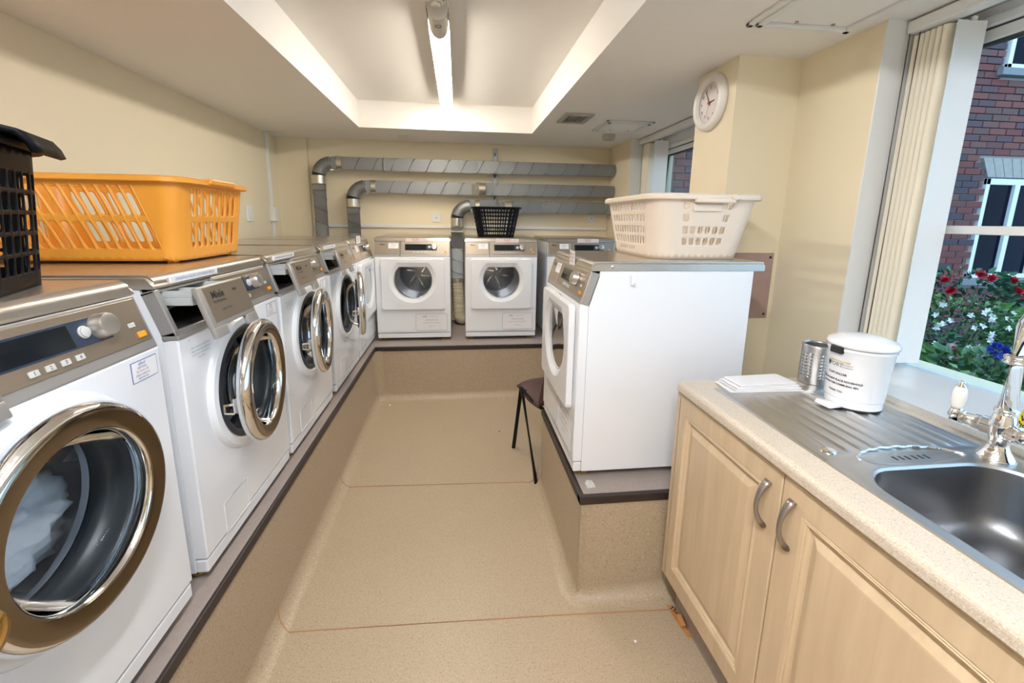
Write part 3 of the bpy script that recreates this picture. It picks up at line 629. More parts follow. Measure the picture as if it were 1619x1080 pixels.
# fluorescent batten, and a second one added as fill
def batten(lab, y0, y1):
    t = thing('strip_light', lab, 'ceiling light', (-.075, y0, ZR), 0, 'fluorescent strip lights in the recess'); L_ = y1-y0
    obj('batten_body', box(B(), (-.044, .01, -.050), (.044, L_-.01, -.0005), .003), M['lampbody'], t)
    gt = B(); box(gt, (-.047, .004, -.054), (.047, L_-.004, -.047)); box(gt, (-.047, .004, -.067), (-.0445, L_-.004, -.050)); box(gt, (.0445, .004, -.067), (.047, L_-.004, -.050)); obj('shade_tray', gt, M['lampbody'], t)  # tray and lips added to cut the diffuser's upward light
    def sec(y, r0=.040, n=10): return [V((math.cos(a)*r0, y, -.056+math.sin(a)*r0)) for a in [PI+PI*k/n for k in range(n+1)]]+[V((.036, y, -.0505)), V((-.036, y, -.0505))]
    b = B(); loft(b, [sec(.075), sec(L_-.05), [V((p.x*.8, p.y+.02, -.05+(p.z+.05)*.8)) for p in sec(L_-.05)]], True, True); obj('diffuser', b, M['tube'], t, auto=40)
    for e0, e1 in ((0, .135),):
        b = B(); loft(b, [sec(e0, .0425), sec(.11, .0425)], True, True)
        A_ = [PI+PI*k/16 for k in range(17)]; yy_ = lambda a: .11+.085*max(0, -math.sin(a))**.5
        loft(b, [[V((math.cos(a)*.0425, .10, -.056+math.sin(a)*.0425)) for a in A_], [V((math.cos(a)*.0425, yy_(a), -.056+math.sin(a)*.0425)) for a in A_], [V((math.cos(a)*.040, yy_(a), -.056+math.sin(a)*.040)) for a in A_]], closed=False); ec = obj('end_cap', b, M['lampbody'], t, auto=40)
        bb = B(); tube(bb, [(.013*math.cos(a), .062+.013*math.sin(a), -.0985) for a in [2*PI*k/16 for k in range(16)]], .0018, 6, closed=True); obj('end_cap_ring', bb, M['inkgrey'], ec)
    return t
batten('lit fluorescent strip light with a curved diffuser in the ceiling recess', 1.985, 3.585)
fill_strip = batten('unseen fill strip light added in the recess behind the camera', -1.0, .6)  # unseen light added to brighten the room from the camera side
for c_ in fill_strip.children:
    if c_.name.startswith('diffuser'): c_.data.materials[0] = M['tubefill']
# brown splash panel on the pier
t = thing('splash_panel', 'pinkish brown laminate panel screwed to the pier behind the dryer', 'panel', (1.33, 1.875, 1.145))
obj('panel_board', box(B(), (-.12, -.006, -.155), (.138, 0, .155), .002), M['brownpanel'], t)
for x in (-.10, .12):
    for z in (-.135, .135): obj('screw', lathe(B(), [(.006, 0), (.006, -.002), (.003, -.003)], (x, -.006, z), 'y', 12), M['ink'], t)
# clock on the pier, facing the room (-X)
t = thing('wall_clock', 'round white wall clock on the pier between the windows', 'clock', (1.195, 2.055, 1.990))
RC = .126
b = B(); lathe(b, [(RC, 0), (RC, -.016), (RC-.008, -.028), (RC-.022, -.034), (RC-.036, -.028), (RC-.040, -.014)], (0, 0, 0), 'x', 56, True, False); obj('clock_rim', b, M['clockw'], t, smooth=True)
fc = obj('clock_face', lathe(B(), [(RC-.038, -.010), (RC-.038, -.012)], (0, 0, 0), 'x', 48), M['clockf'], t)
def cb(y, z, n=0): return basis((0, -1, 0), (0, 0, 1), (-1, 0, 0), (-.0126-n, y, z))
for h in range(1, 13):
    a = PI/2-h*PI/6; text(str(h), .020, M['ink'], fc, cb(-math.cos(a)*.068, math.sin(a)*.068), name='numeral', bold=.0004)
def hand(a, l, w_, mt, nm, n): # a clockwise from 12, in degrees
    r = math.radians(a); d = V((0, -math.sin(r), math.cos(r))); s = V((0, d.z, -d.y)); b = B(); q = V((-.014-n, 0, 0))
    pts = [q-d*.015+s*w_, q+d*l+s*w_*.6, q+d*l-s*w_*.6, q-d*.015-s*w_]; vs = [b.verts.new(p) for p in pts]; v2 = [b.verts.new(p+V((-.001, 0, 0))) for p in pts]
    b.faces.new(vs); b.faces.new(v2[::-1]); [b.faces.new((vs[i], v2[i], v2[(i+1) % 4], vs[(i+1) % 4])) for i in range(4)]; bmesh.ops.recalc_face_normals(b, faces=b.faces); obj(nm, b, mt, t)
hand(86, .042, .0035, M['ink'], 'hour_hand', 0); hand(330, .062, .0028, M['ink'], 'minute_hand', .0015); hand(188, .066, .0009, M['inkred'], 'second_hand', .003)
obj('hand_hub', lathe(B(), [(.006, -.012), (.006, -.02)], (0, 0, 0), 'x', 16), M['inkred'], t)
# ------------------------------------------------------------------ vertical blinds
def blind(lab, y_hi, y_lo, stack, facing, cords=True, xs=1.59, wv=.108, z0=.935):
    t = thing('vertical_blind', lab, 'blind', (xs, y_hi, 0))
    b = B(); box(b, (-.030, y_lo-y_hi, 2.088), (.022, -.004, 2.128), .005); obj('headrail', b, M['trimw'], t)
    for y, mt, ang in stack:
        b = B(); n = 14; pr = []; curl = mt is M['vane']
        for k in range(n+1):
            u = k/n; x = -.004+u**1.6*wv; c = .004*math.sin(PI*u)+(.017*(1-u/.35)**2 if u < .35 and curl else 0); pr.append((x, c))
        ca, sa = math.cos(ang), math.sin(ang); cx0 = 0
        top, bot = [], []
        P3 = [(x*ca-c*sa, x*sa+c*ca) for x, c in pr]
        out = P3+[(x, c+.0018) for x, c in P3[::-1]]
        prism(b, out, 'z', z0, 2.082); b.transform(Matrix.Translation((0, y-y_hi, 0)))
        vn = obj('vane', b, mt, t, auto=60)
        obj('vane_hanger', box(B(), (.045, y-y_hi-.003, 2.080), (.062, y-y_hi+.004, 2.092)), M['clockw'], vn)
    if cords:
        for dx, dy in ((-.022, -.010), (-.005, -.030)):
            b = B(); tube(b, [(dx, dy, 2.10), (dx+.002, dy, 1.5), (dx, dy, .98)], .0022, 6); obj('bead_cord', b, M['cord'], t)
        obj('cord_weight', box(B(), (-.02, -.034, .965), (.004, -.022, .99), .003), M['clockw'], t)
    return t
blind('cream vertical blind drawn back beside the near window over the sink', 1.492, W1A+.05, [(1.462-.0185*k, M['vane'], .03*math.sin(k*2.1)) for k in range(6)]+[(1.345, M['vanelit'], 0)], 0)
blind('vertical blind bunched at the far end of the second window', 3.76, 2.25, [(3.70-.02*k, M['vane'], .05) for k in range(5)]+[(3.50, M['vanelit'], -.05)], 0, False, 1.585, .115)
# ------------------------------------------------------------------ sink run
XC0, XC1, ZT = .737, 1.342, .905; YC0, YC1 = -.60, 1.312
SX0, SX1, SY1, SY0 = .819, 1.268, 1.240, .30; BX0, BX1, BY0, BY1 = .848, 1.212, .352, .757
b = B()
def nosed(y0, y1, x1):
    pr = [(x1, ZT-.038), (x1, ZT), (XC0+.016, ZT)]+[(XC0+.016-.016*math.sin(a), ZT-.016+.016*math.cos(a)) for a in [PI/2*k/5 for k in range(1, 6)]]+[(XC0, ZT-.030), (XC0+.008, ZT-.038)]
    prism(b, pr, 'y', y0, y1)
nosed(YC0, YC1, BX0-.006); box(b, (BX0-.006, BY1+.006, ZT-.038), (XC1, YC1, ZT)); box(b, (BX1+.006, YC0, ZT-.038), (XC1, BY1+.006, ZT)); box(b, (BX0-.006, YC0, ZT-.038), (BX1+.006, BY0-.006, ZT))
bmesh.ops.remove_doubles(b, verts=b.verts, dist=1e-5)
wt = tag(obj('worktop', b, M['worktop']), 'speckled beige laminate worktop around the steel sink', 'worktop')
# base units
def concentric(bm, w_, h_, rings, x):    # door in yz plane facing -x; rings (inset, proud)
    rr_ = []
    for i, pz in rings: rr_.append([V((x-pz, -w_/2+i, i)), V((x-pz, w_/2-i, i)), V((x-pz, w_/2-i, h_-i)), V((x-pz, -w_/2+i, h_-i))])
    loft(bm, rr_, True, True)
def base_door(parent, yc, hinge_hi):
    w_ = .497; z0, z1 = .150, .862; b = B()
    concentric(b, w_, z1-z0, [(0, 0), (0, .016), (.003, .019), (.062, .019), (.0645, .0165), (.067, .019), (.0695, .0165), (.072, .019), (.0745, .0155), (.078, .0155), (.082, .009), (.088, .008), (.108, .0165), (.112, .017)], 0)
    b.transform(Matrix.Translation((.019, yc, z0))); d = obj('cabinet_door', b, M['maple'], parent)
    yh = yc+(w_/2-.037)*hinge_hi
    pts = []; rs = []
    for k in range(13):
        u = k/12; pts.append((-.004-.026*math.sin(PI*u)**.8, yh, .698+.122*u)); rs.append(.0055+.0035*abs(math.cos(PI*u))**2.5)
    h = obj('bow_handle', tube(B(), pts, rs, 10, flat=(1.15, .8)), M['nickel'], d, smooth=True); return d
def base_unit(lab, y0, y1, doors):
    t = thing('base_cabinet', lab, 'cabinet', (.750, y0, 0), 0, 'base cabinets under the worktop'); W_ = y1-y0; b = B()
    for lo, hi in (((.020, 0, .15), (.58, .016, .866)), ((.020, W_-.016, .15), (.58, W_, .866)), ((.020, 0, .15), (.58, W_, .166)), ((.565, 0, .15), (.58, W_, .866)), ((.020, 0, .83), (.045, W_, .866))): box(b, lo, hi)
    obj('carcass', b, M['maple'], t); obj('toe_kick', box(B(), (.055, 0, .0), (.07, W_, .15)), M['ledge'], t)
    if y1 > 1.2: obj('end_panel', box(B(), (.0, W_-.0005, .15), (.58, W_+.002, .866)), M['maple'], t)
    for yc, hh in doors: base_door(t, yc-y0, hh)
base_unit('pale maple double base cabinet under the sink drainer', .328, 1.306, [(1.081, -1), (.580, 1)])
base_unit('pale maple base cabinet nearest the camera, mostly below the frame', -.60, .326, [(.078, -1), (-.36, 1)])
# stainless sink -------------------------------------------------
t = thing('kitchen_sink', 'stainless steel inset sink with ribbed drainer and single bowl', 'sink', (0, 0, ZT))
NX, NY = 130, 90; b = B(); gx = lambda i: SX0+(SX1-SX0)*i/NX; DY0 = .800; gy = lambda j: DY0+(SY1-DY0)*j/NY
def sm(x): x = max(0, min(1, x)); return x*x*(3-2*x)
def hgt(x, y):
    e = min(x-SX0, SX1-x, SY1-y); z = .0045*sm(e/.007)
    # ribbed field, far end rounded
    ins = min((x-(SX0+.040))/.02, ((SX1-.022)-x)/.02)
    dx = max(0, (SX0+.14)-x, x-(SX1-.13)); yend = SY1-.050-(.10-math.sqrt(max(0, .01-dx*dx)) if dx < .1 else .10)
    m1 = sm(ins)*sm((yend-y)/.016)*sm((y-(DY0+.012+.0*dx))/.02)
    z -= .0025*m1
    rib = math.cos((x-SX0-.056)/.0395*2*PI)
    m2 = sm((yend-.014-y)/.02)*sm((y-DY0-.03)/.02)*sm(ins-.3)
    z += m2*.0034*max(0, rib-.15)/.85
    return z
vs = [[b.verts.new((gx(i), gy(j), hgt(gx(i), gy(j)))) for i in range(NX+1)] for j in range(NY+1)]
for j in range(NY):
    for i in range(NX): b.faces.new((vs[j][i], vs[j][i+1], vs[j+1][i+1], vs[j+1][i]))
obj('drainer', b, M['steel'], t, smooth=True)
bcx, bcy = (BX0+BX1)/2, (BY0+BY1)/2; N = 96
def rad_box(x0, x1, y0, y1):
    def f(a):
        c, s = math.cos(a), math.sin(a); tx = (x1-bcx)/c if c > 1e-6 else ((x0-bcx)/c if c < -1e-6 else 9); ty = (y1-bcy)/s if s > 1e-6 else ((y0-bcy)/s if s < -1e-6 else 9); return min(tx, ty)
    return f
ro = rad_box(SX0, SX1, SY0-.02, DY0); ri = rect_r((BX1-BX0)/2, (BY1-BY0)/2, .085)
ag2 = [2*PI*(i+.5)/N for i in range(N)]
for qx in (SX0, SX1):
    for qy in (SY0-.02, DY0):
        qa = math.atan2(qy-bcy, qx-bcx) % (2*PI); ag2[min(range(N), key=lambda i: abs(ag2[i]-qa))] = qa
ring = lambda f, z, k=0: [V((bcx+math.cos(a)*(f(a)+k), bcy+math.sin(a)*(f(a)+k), z)) for a in ag2]
b = B(); loft(b, [ring(ro, .0), ring(ro, .0045, -.001), ring(ri, .0045, .016), ring(ri, .0060, .010), ring(ri, .0050, .004), ring(ri, .0, 0)]); obj('sink_deck', b, M['steel'], t, auto=40)
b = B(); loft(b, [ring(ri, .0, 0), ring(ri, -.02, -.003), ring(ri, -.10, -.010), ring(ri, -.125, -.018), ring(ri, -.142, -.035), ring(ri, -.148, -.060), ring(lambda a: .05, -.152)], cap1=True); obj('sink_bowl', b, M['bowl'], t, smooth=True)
b = B(); lathe(b, [(.045, -.150), (.045, -.1475), (.036, -.148), (.033, -.152)], (bcx, bcy, 0), 'z', 32); obj('waste_ring', b, M['chrome'], t, auto=40)
# fluted overflow field by the bowl, with two rows of slots
b = B(); n = 40; rim = []
for k in range(n+1):
    a = PI*k/n; rim.append((1.035+.135*math.cos(a), .792+.048*math.sin(a)*(1+.05*math.cos(k*1.6)), .0052))
tube(b, rim, .0035, 8); obj('fluted_edge', b, M['chrome'], t, smooth=True)
obj('overflow_field', loft(B(), [[V((1.035+.125*s*math.cos(2*PI*k/32), .793+.030*s*math.sin(2*PI*k/32), z)) for k in range(32)] for s, z in ((1, .0048), (.8, .0056))], cap1=True), M['steel'], t)
for k in range(6): obj('overflow_slot', box(B(), (.985+(k % 3)*.016+(k//3)*.05, .785, .0056), (.990+(k % 3)*.016+(k//3)*.05, .800, .0062), 0, rot=Matrix.Rotation(.0, 4, 'Z')), M['dark'], t)
b = B(); lathe(b, [(.017, .0045), (.017, .0065), (.012, .0085)], (.862, .838, 0), 'z', 28); obj('tap_hole_cap', b, M['chrome'], t, auto=40)
# mixer tap ------------------------------------------------------
TX, TY = 1.230, .776
t = thing('mixer_tap', 'traditional chrome mixer tap with white ceramic lever handles', 'tap', (TX, TY, ZT+.004))
b = B(); lathe(b, [(.034, 0), (.034, .003), (.030, .008), (.021, .024), (.017, .036), (.019, .048), (.023, .062), (.0245, .078), (.022, .094), (.0185, .106), (.0175, .110), (.0205, .112), (.0205, .119), (.017, .122)], (0, 0, 0), 'z', 40); obj('tap_body', b, M['chrome'], t, smooth=True)
b = B(); sp = [(0, 0, .118), (0, 0, .31)]+[(-.03*(1-math.cos(a)), -.075+.075*math.cos(a), .31+.055*math.sin(a)) for a in [PI*k/12 for k in range(1, 13)]]+[(-.06, -.150, .28)]
obj('swan_spout', tube(b, sp, [.0175, .0165]+[.0155]*13, 24), M['chrome'], t, smooth=True)
b = B(); lathe(b, [(.019, .225), (.0245, .228), (.0245, .232), (.020, .235), (.0245, .238), (.0245, .243), (.018, .247)], (0, 0, 0), 'z', 32, False, False); obj('collar', b, M['chrome'], t, smooth=True)
for s in (-1, 1):
    b = B(); lathe(b, [(.020, .012), (.020, .032), (.017, .035), (.017, .047), (.0145, .050), (.0135, .064), (.016, .066), (.016, .071), (.010, .074)], (0, 0, 0), 'x', 28)
    b.transform(Matrix.Translation((0, 0, .070)) @ Matrix.Rotation(PI/2*s+(.25 if s > 0 else 0), 4, 'Z')); arm = obj('valve_arm', b, M['chrome'], t, auto=40)
    ax = V((0, s*.082, .070)) if s < 0 else V((-math.sin(.25)*.082, math.cos(.25)*.082, .070)); b = B(); tube(b, [ax+V((0, 0, -.012)), ax, ax+V((0, 0, .022))], [.012, .015, .010], 20)
    obj('lever_joint', b, M['chrome'], arm, smooth=True)
    b = B(); lathe(b, [(.010, .018), (.012, .026), (.0145, .046), (.0140, .060), (.0105, .070), (.008, .073)], ax, 'z', 24); obj('ceramic_lever', b, M['ceramic'], arm, smooth=True)
    b = B(); lathe(b, [(.0085, .072), (.010, .075), (.005, .078), (.0070, .083), (.005, .087), (.001, .088)], ax, 'z', 20); obj('finial', b, M['chrome'], arm, smooth=True)
# hot water sticker on the window board
t = thing('warning_sign', 'yellow hot water warning sign standing on the window board behind the tap', 'sign', (1.436, .886, .9035))
SB = Matrix.Translation((0, 0, .005)) @ Matrix.Rotation(math.radians(7), 4, 'X') @ basis((0, -1, 0), (.08, 0, .997), (-.997, 0, .08), (0, 0, 0))
def sg(lo, hi, bev=0):
    b = box(B(), lo, hi, bev); b.transform(SB); return b
obj('sign_plate', sg((0, 0, -.0015), (.10, .066, 0), .0006), M['yellow'], t)
obj('sign_foot', box(B(), (0, -.085, 0), (.022, -.015, .010), .002), M['binw'], t)
for k_, s_ in enumerate(('Warning', 'Very', 'hot', 'water')): text(s_, .0185, M['ink'], t, SB @ basis((1, 0, 0), (0, 1, 0), (0, 0, 1), (.003, .058-.0155*k_, .0006)), align='LEFT', bold=.0005)
b = B(); prism(b, [(.012, .067), (.040, .067), (.026, .090)], 'z', -.001, .0005); b.transform(SB); obj('warning_triangle', b, M['ink'], t)
b = B(); prism(b, [(.017, .070), (.035, .070), (.026, .085)], 'z', .0004, .0009); b.transform(SB); obj('triangle_face', b, M['yellow'], t)
# ------------------------------------------------------------------ pedal bin
BC = (1.165, 1.083); z_b = ZT+.0035; t = thing('pedal_bin', 'small white enamel pedal bin standing on the drainer', 'bin', (*BC, z_b), math.radians(186))
r0, r1, hb = .070, .079, .172
b = B(); lathe(b, [(r0-.004, .004), (r0, .006), (r0, .028), (r0+.002, .030), (r1, hb-.004), (r1+.003, hb), (r1+.003, hb+.008), (r1-.003, hb+.008), (r1-.004, hb-.01), (r0-.006, .04), (.01, .035)], (0, 0, 0), 'z', 64, True, True); obj('bin_body', b, M['binw'], t, auto=35)
b = B(); lathe(b, [(r1+.0, hb+.009), (r1+.006, hb+.010), (r1+.007, hb+.019), (r1+.002, hb+.026), (r1-.012, hb+.031), (.05, hb+.038), (.02, hb+.041), (.003, hb+.0415)], (0, 0, 0), 'z', 64); obj('bin_lid', b, M['binw'], t, smooth=True)
b = B(); box(b, (r0-.005, -.026, .004), (r0+.042, .026, .013), .004); box(b, (r0+.024, -.024, .008), (r0+.041, .024, .018), .004); obj('pedal', b, M['binw'], t, auto=40)
b = B(); box(b, (r1-.004, -.022, hb-.010), (r1+.010, .014, hb+.012), .004); obj('lid_catch', b, M['ink'], t)
b = B(); lathe(b, [(r0-.002, -.0), (r0-.001, .005)], (0, 0, 0), 'z', 48); obj('base_ring', b, M['ink'], t)
def wrapb(z, x0=0):
    def f(c):
        zz = z+c.y; rr_ = r0+.002+(r1-r0-.002)*(zz-.03)/(hb-.034)+.0008; a = (c.x+x0)/.08
        return V((rr_*math.cos(a), rr_*math.sin(a), zz))
    return f
for s, sz, z, x0, mt, bo in (('PORT', .017, .128, -.006, 'inkgrey', .0003), ('PORTFOLIO HOMES', .0065, .139, .004, 'inkgold', .0002), ('PROPERTY', .006, .131, .027, 'inkgrey', 0), ('COMPANY', .006, .124, .027, 'inkgrey', 0),
     ('FLUFF HOLDER', .0085, .102, 0, 'ink', .0002), ('PLEASE DO NOT PLACE HOUSEHOLD', .0078, .083, .004, 'ink', .0003), ('WASTE IN THE COMMUNAL BIN', .0078, .071, .004, 'ink', .0003), ('THANK YOU', .0078, .050, 0, 'ink', .0002)):
    text(s, sz, M[mt], t, None, bold=bo, wrap=wrapb(z, x0))
b = B(); prism(b, [(-.034, .131), (-.029, .140), (-.024, .131), (-.029, .119)], 'x', 0, .001)
for v in b.verts: v.co = wrapb(v.co.z)(V((v.co.y, 0, 0)))+V((0, 0, 0))
for v in b.verts: v.co.x *= 1.006; v.co.y *= 1.006
obj('emblem', b, M['ink'], t)
# perforated cutlery holder
t = thing('cutlery_holder', 'perforated stainless steel cutlery pot standing on the worktop', 'cutlery pot', (1.197, 1.262, ZT)); RR, HH = .0465, .135
b = B(); NA, NZ = 20, 12
def cellring(bm, P3, u0, u1, v0, v1, hole, N=4, hx=.6, hy=.6, e=2.0, shear=0):
    """quad ring between a cell and its rounded hole; P3(u,v)"""
    bd = []
    for k in range(N): bd.append((-1+2*k/N, -1))
    for k in range(N): bd.append((1, -1+2*k/N))
    for k in range(N): bd.append((1-2*k/N, 1))
    for k in range(N): bd.append((-1, 1-2*k/N))
    um, vm, hu, hv = (u0+u1)/2, (v0+v1)/2, (u1-u0)/2, (v1-v0)/2
    def pos(a, c): return P3(um+a*hu, vm+c*hv)
    A = [bm.verts.new(pos(a, c)) for a, c in bd]
    if not hole: bm.faces.new(A) if False else None
    if hole:
        Hh = []
        for a, c in bd:
            s = (abs(a)**e+abs(c)**e)**(1/e); Hh.append(bm.verts.new(pos(a/s*hx, c/s*hy)))
        n = len(A)
        for k in range(n): bm.faces.new((A[k], A[(k+1) % n], Hh[(k+1) % n], Hh[k]))
    else:
        c0 = bm.verts.new(pos(0, 0)); n = len(A)
        for k in range(n): bm.faces.new((A[k], A[(k+1) % n], c0))
def solid(o, th, off=0):
    md = o.modifiers.new('thickness', 'SOLIDIFY'); md.thickness = th; md.offset = off
Pc = lambda u, v: V((RR*math.cos(2*PI*u), RR*math.sin(2*PI*u), .004+v*(HH-.004)))
for i in range(NA):
    for j in range(NZ):
        h = 2 <= j <= 9 and (i % 4) not in (0,)
        cellring(b, Pc, i/NA, (i+1)/NA, j/NZ, (j+1)/NZ, h, 3, .27, .36)
bmesh.ops.remove_doubles(b, verts=b.verts, dist=1e-5); bmesh.ops.recalc_face_normals(b, faces=b.faces)
o = obj('perforated_wall', b, M['steel'], t, smooth=True); solid(o, .001)
obj('pot_base', lathe(B(), [(RR-.002, .0), (RR, .004), (RR-.003, .006)], (0, 0, 0), 'z', 36), M['steel'], t); b = B(); tube(b, [(RR*math.cos(2*PI*k/36), RR*math.sin(2*PI*k/36), HH) for k in range(36)], .0018, 6, closed=True); obj('pot_rim', b, M['chrome'], t, smooth=True)
# folded paper towels
b = B(); n = 4; t = thing('paper_towels', 'flat bundle of white folded paper towels on the worktop end', 'paper towels', (.975, 1.235, ZT))
for k in range(n):
    b = B(); z0 = .0005+k*.0068; j = (k % 2)*.004; pr = [(-.115+j+k*.006, z0), (.118-j-k*.004, z0), (.128-k*.006, z0+.0032), (.118-j-k*.006, z0+.0062), (-.105+k*.004, z0+.0062), (-.125+j+k*.008, z0+.004)]
    prism(b, pr, 'y', -.045+k*.003, .052-k*.002); bmesh.ops.bevel(b, geom=b.edges[:], offset=.001, segments=1, affect='EDGES'); b.transform(Matrix.Rotation(.03*(k-1), 4, 'Z')); obj('folded_towel', b, M['paper'], t)
# ------------------------------------------------------------------ baskets
def basket(nm, lab, loc, rz, mt, wb, db, wt_, dt_, h, rcb, rct, rows, holes_fn, rimw=.022, rimh=.016, th=.003, feet=True, group=None, n_side=None, handle=None, base_h=.03, shear=0, solidtop=.04):
    """tapered rounded-rectangle tub. holes_fn(side)->(columns, margin, list of (v0,v1), hx, hy, e)"""
    t = thing(nm, lab, 'laundry basket', loc, rz, group)
    def outline(v):
        w_ = wb+(wt_-wb)*v; d_ = db+(dt_-db)*v; r = rcb+(rct-rcb)*v; return w_, d_, r
    def P3(side, u, v):     # side 0:+y 1:-x 2:-y 3:+x ; u 0..1 along the straight part
        w_, d_, r = outline(v); z = v*h
        if side == 0: return V((w_/2-r-(w_-2*r)*u, d_/2, z))
        if side == 1: return V((-w_/2, d_/2-r-(d_-2*r)*u, z))
        if side == 2: return V((-w_/2+r+(w_-2*r)*u, -d_/2, z))
        return V((w_/2, -d_/2+r+(d_-2*r)*u, z))
    def corner(side, u, v): # corner after side
        w_, d_, r = outline(v); z = v*h; a0 = (90, 180, 270, 0)[side]; c = ((-1, 1), (-1, -1), (1, -1), (1, 1))[side]; a = math.radians(a0+90*u)
        return V((c[0]*(w_/2-r)+math.cos(a)*r, c[1]*(d_/2-r)+math.sin(a)*r, z))
    b = B()
    for side in range(4):
        cols, mg, bands, hx, hy, e, sh = holes_fn(side)
        vs_ = [0]+sorted({q for bd in bands for q in bd})+[1]
        vs_ = sorted(set(vs_))
        us = [0, mg]+[mg+(1-2*mg)*(k+1)/cols for k in range(cols)]+[1] if mg > 0 else [k/cols for k in range(cols+1)]
        for a, c in zip(vs_, vs_[1:]):
            ish = any(abs(a-q0) < 1e-6 and abs(c-q1) < 1e-6 for q0, q1 in bands)
            for k, (u0, u1) in enumerate(zip(us, us[1:])):
                hole = ish and not (mg > 0 and (k == 0 or k == len(us)-2))
                def Q(u, v, side=side, sh=sh, mg=mg):
                    if sh and mg > 0:
                        wgt = 1 if mg-1e-6 <= u <= 1-mg+1e-6 else (u/mg if u < mg else (1-u)/mg); u = u+sh*(v-.5)*wgt
                    return P3(side, u, v)
                if callable(hole_skip := getattr(holes_fn, 'skip', None)) and hole and hole_skip(side, k-1, vs_.index(a)): hole = False
                cellring(b, Q, u0, u1, a, c, hole, 4, hx, hy, e)
        NC = 5
        for k in range(NC):
            hc = getattr(holes_fn, 'corner', False)
            for a, c in zip(vs_, vs_[1:]):
                ish = hc and any(abs(a-q0) < 1e-6 and abs(c-q1) < 1e-6 for q0, q1 in bands) and k in (0, 2, 4)
                cellring(b, lambda u, v, side=side: corner(side, u, v), k/NC, (k+1)/NC, a, c, bool(ish), 4, hx, hy, e)
    bmesh.ops.remove_doubles(b, verts=b.verts, dist=.0002); bmesh.ops.recalc_face_normals(b, faces=b.faces)
    o = obj('basket_wall', b, mt, t, auto=35); solid(o, th)
    b = B(); w_, d_, r = outline(0)
    loft(b, [[V((x, y, z)) for x, y in rrect(w_+k, d_+k, r, 6)] for k, z in ((-.02, .002), (-.004, 0), (.001, .006), (.001, .012), (-.006, .010), (-.02, .006))], True, True); obj('basket_base', b, mt, t, auto=40)
    w_, d_, r = outline(1); b = B(); rings = []
    for k, z in ((0, -.004), (rimw*.9, -.002-rimh*.35), (rimw, -rimh*.3), (rimw*.95, rimh*.3), (rimw*.6, rimh*.55), (0, rimh*.5), (-.004, 0), (0, -.004)):
        rings.append([V((x, y, h+z)) for x, y in rrect(w_+2*k, d_+2*k, r+max(k, 0), 8)])
    loft(b, rings); obj('rim', b, mt, t, auto=40)
    if feet:
        for sx in (-1, 1):
            for sy in (-1, 1): obj('foot', box(B(), (sx*(wb/2-.035)-.012, sy*(db/2-.035)-.012, -.008), (sx*(wb/2-.035)+.012, sy*(db/2-.035)+.012, .003), .003), mt, t)
    return t, outline
# orange, long side facing the room's entrance
def hf(side):
    if side in (0, 2): return (16, .045, [(.14, .50), (.55, .93)], .72, .92, 5, -.16 if side == 2 else .16)
    return (8, .06, [(.14, .50), (.55, .93)], .52, .90, 5, 0)
ZM = P+.851
ob, ol = basket('orange_basket', 'orange plastic laundry basket with slanted slots on the second washing machine', (-1.135, 1.60, ZM+.008), 0, M['orangeb'], .60, .385, .655, .43, .236, .045, .05, 2, hf, .022, .018, .0035)
for k in range(0, 17):
    for sd in (-1,):
        b = B(); u = .045+.91*k/16; pts = []
        for v in (.15, .53, .92):
            w_, d_, r = ol(v); uu = u-.16*(v-.5); pts.append((-w_/2+r+(w_-2*r)*uu, sd*(d_/2+.0015), v*.236))
        tube(b, pts, .0022, 6); obj('rib', b, M['orangeb'], ob)
for s in (-1, 1): obj('handle', box(B(), (s*.345-.014, -.075, .232), (s*.345+.014, .075, .250), .005), M['orangeb'], ob)
# cream basket on the side-on dryer: long axis along y
def hw(side):
    if side in (0, 2): return (6, .14, [(.22, .37), (.40, .55), (.60, .74), (.79, .93)], .62, .78, 4, 0)
    return (12, .03, [(.22, .37), (.40, .55), (.60, .74), (.79, .93)], .62, .84, 4, 0)
hw.skip = lambda side, k, j: side in (0, 2) and j >= 5 and 1 <= k <= 4
wbk, wl = basket('cream_basket', 'cream white plastic laundry basket with rows of square holes on the right-hand dryer', (.940, 1.840, ZM+.001), 0, M['whiteb'], .365, .455, .435, .55, .236, .075, .07, 4, hw, .022, .022, .0035, False)
for s in (-1, 1):
    obj('handle', box(B(), (-.068, s*.292-.013, .214), (.088, s*.292+.013, .232), .006), M['whiteb'], wbk)
    obj('handle_grip', box(B(), (-.062, s*.272-.004, .184), (.052, s*.272+.004, .212), .003), M['whiteb'], wbk)
    obj('handle_pivot', lathe(B(), [(.010, -.016), (.010, .016)], (.082, s*.292, .236), 'y', 20), M['whiteb'], wbk)
text('LAUNDRY ROOM', .022, M['inkgrey'], wbk, basis((0, -1, .0), (-.13, 0, .99), (-1, 0, -.13), (-.1895, .03, .034)))
# small black basket at the back
def hb_(side): return (9 if side in (0, 2) else 7, .02, [(.06+.132*k, .06+.132*(k+1)) for k in range(7)], .78, .74, 7, 0)
hb_.corner = True
basket('black_basket', 'small black lattice laundry basket on a back dryer', (.325, 3.80, ZM), 0, M['blackb'], .30, .235, .395, .31, .245, .07, .08, 7, hb_, .016, .012, .003, False)
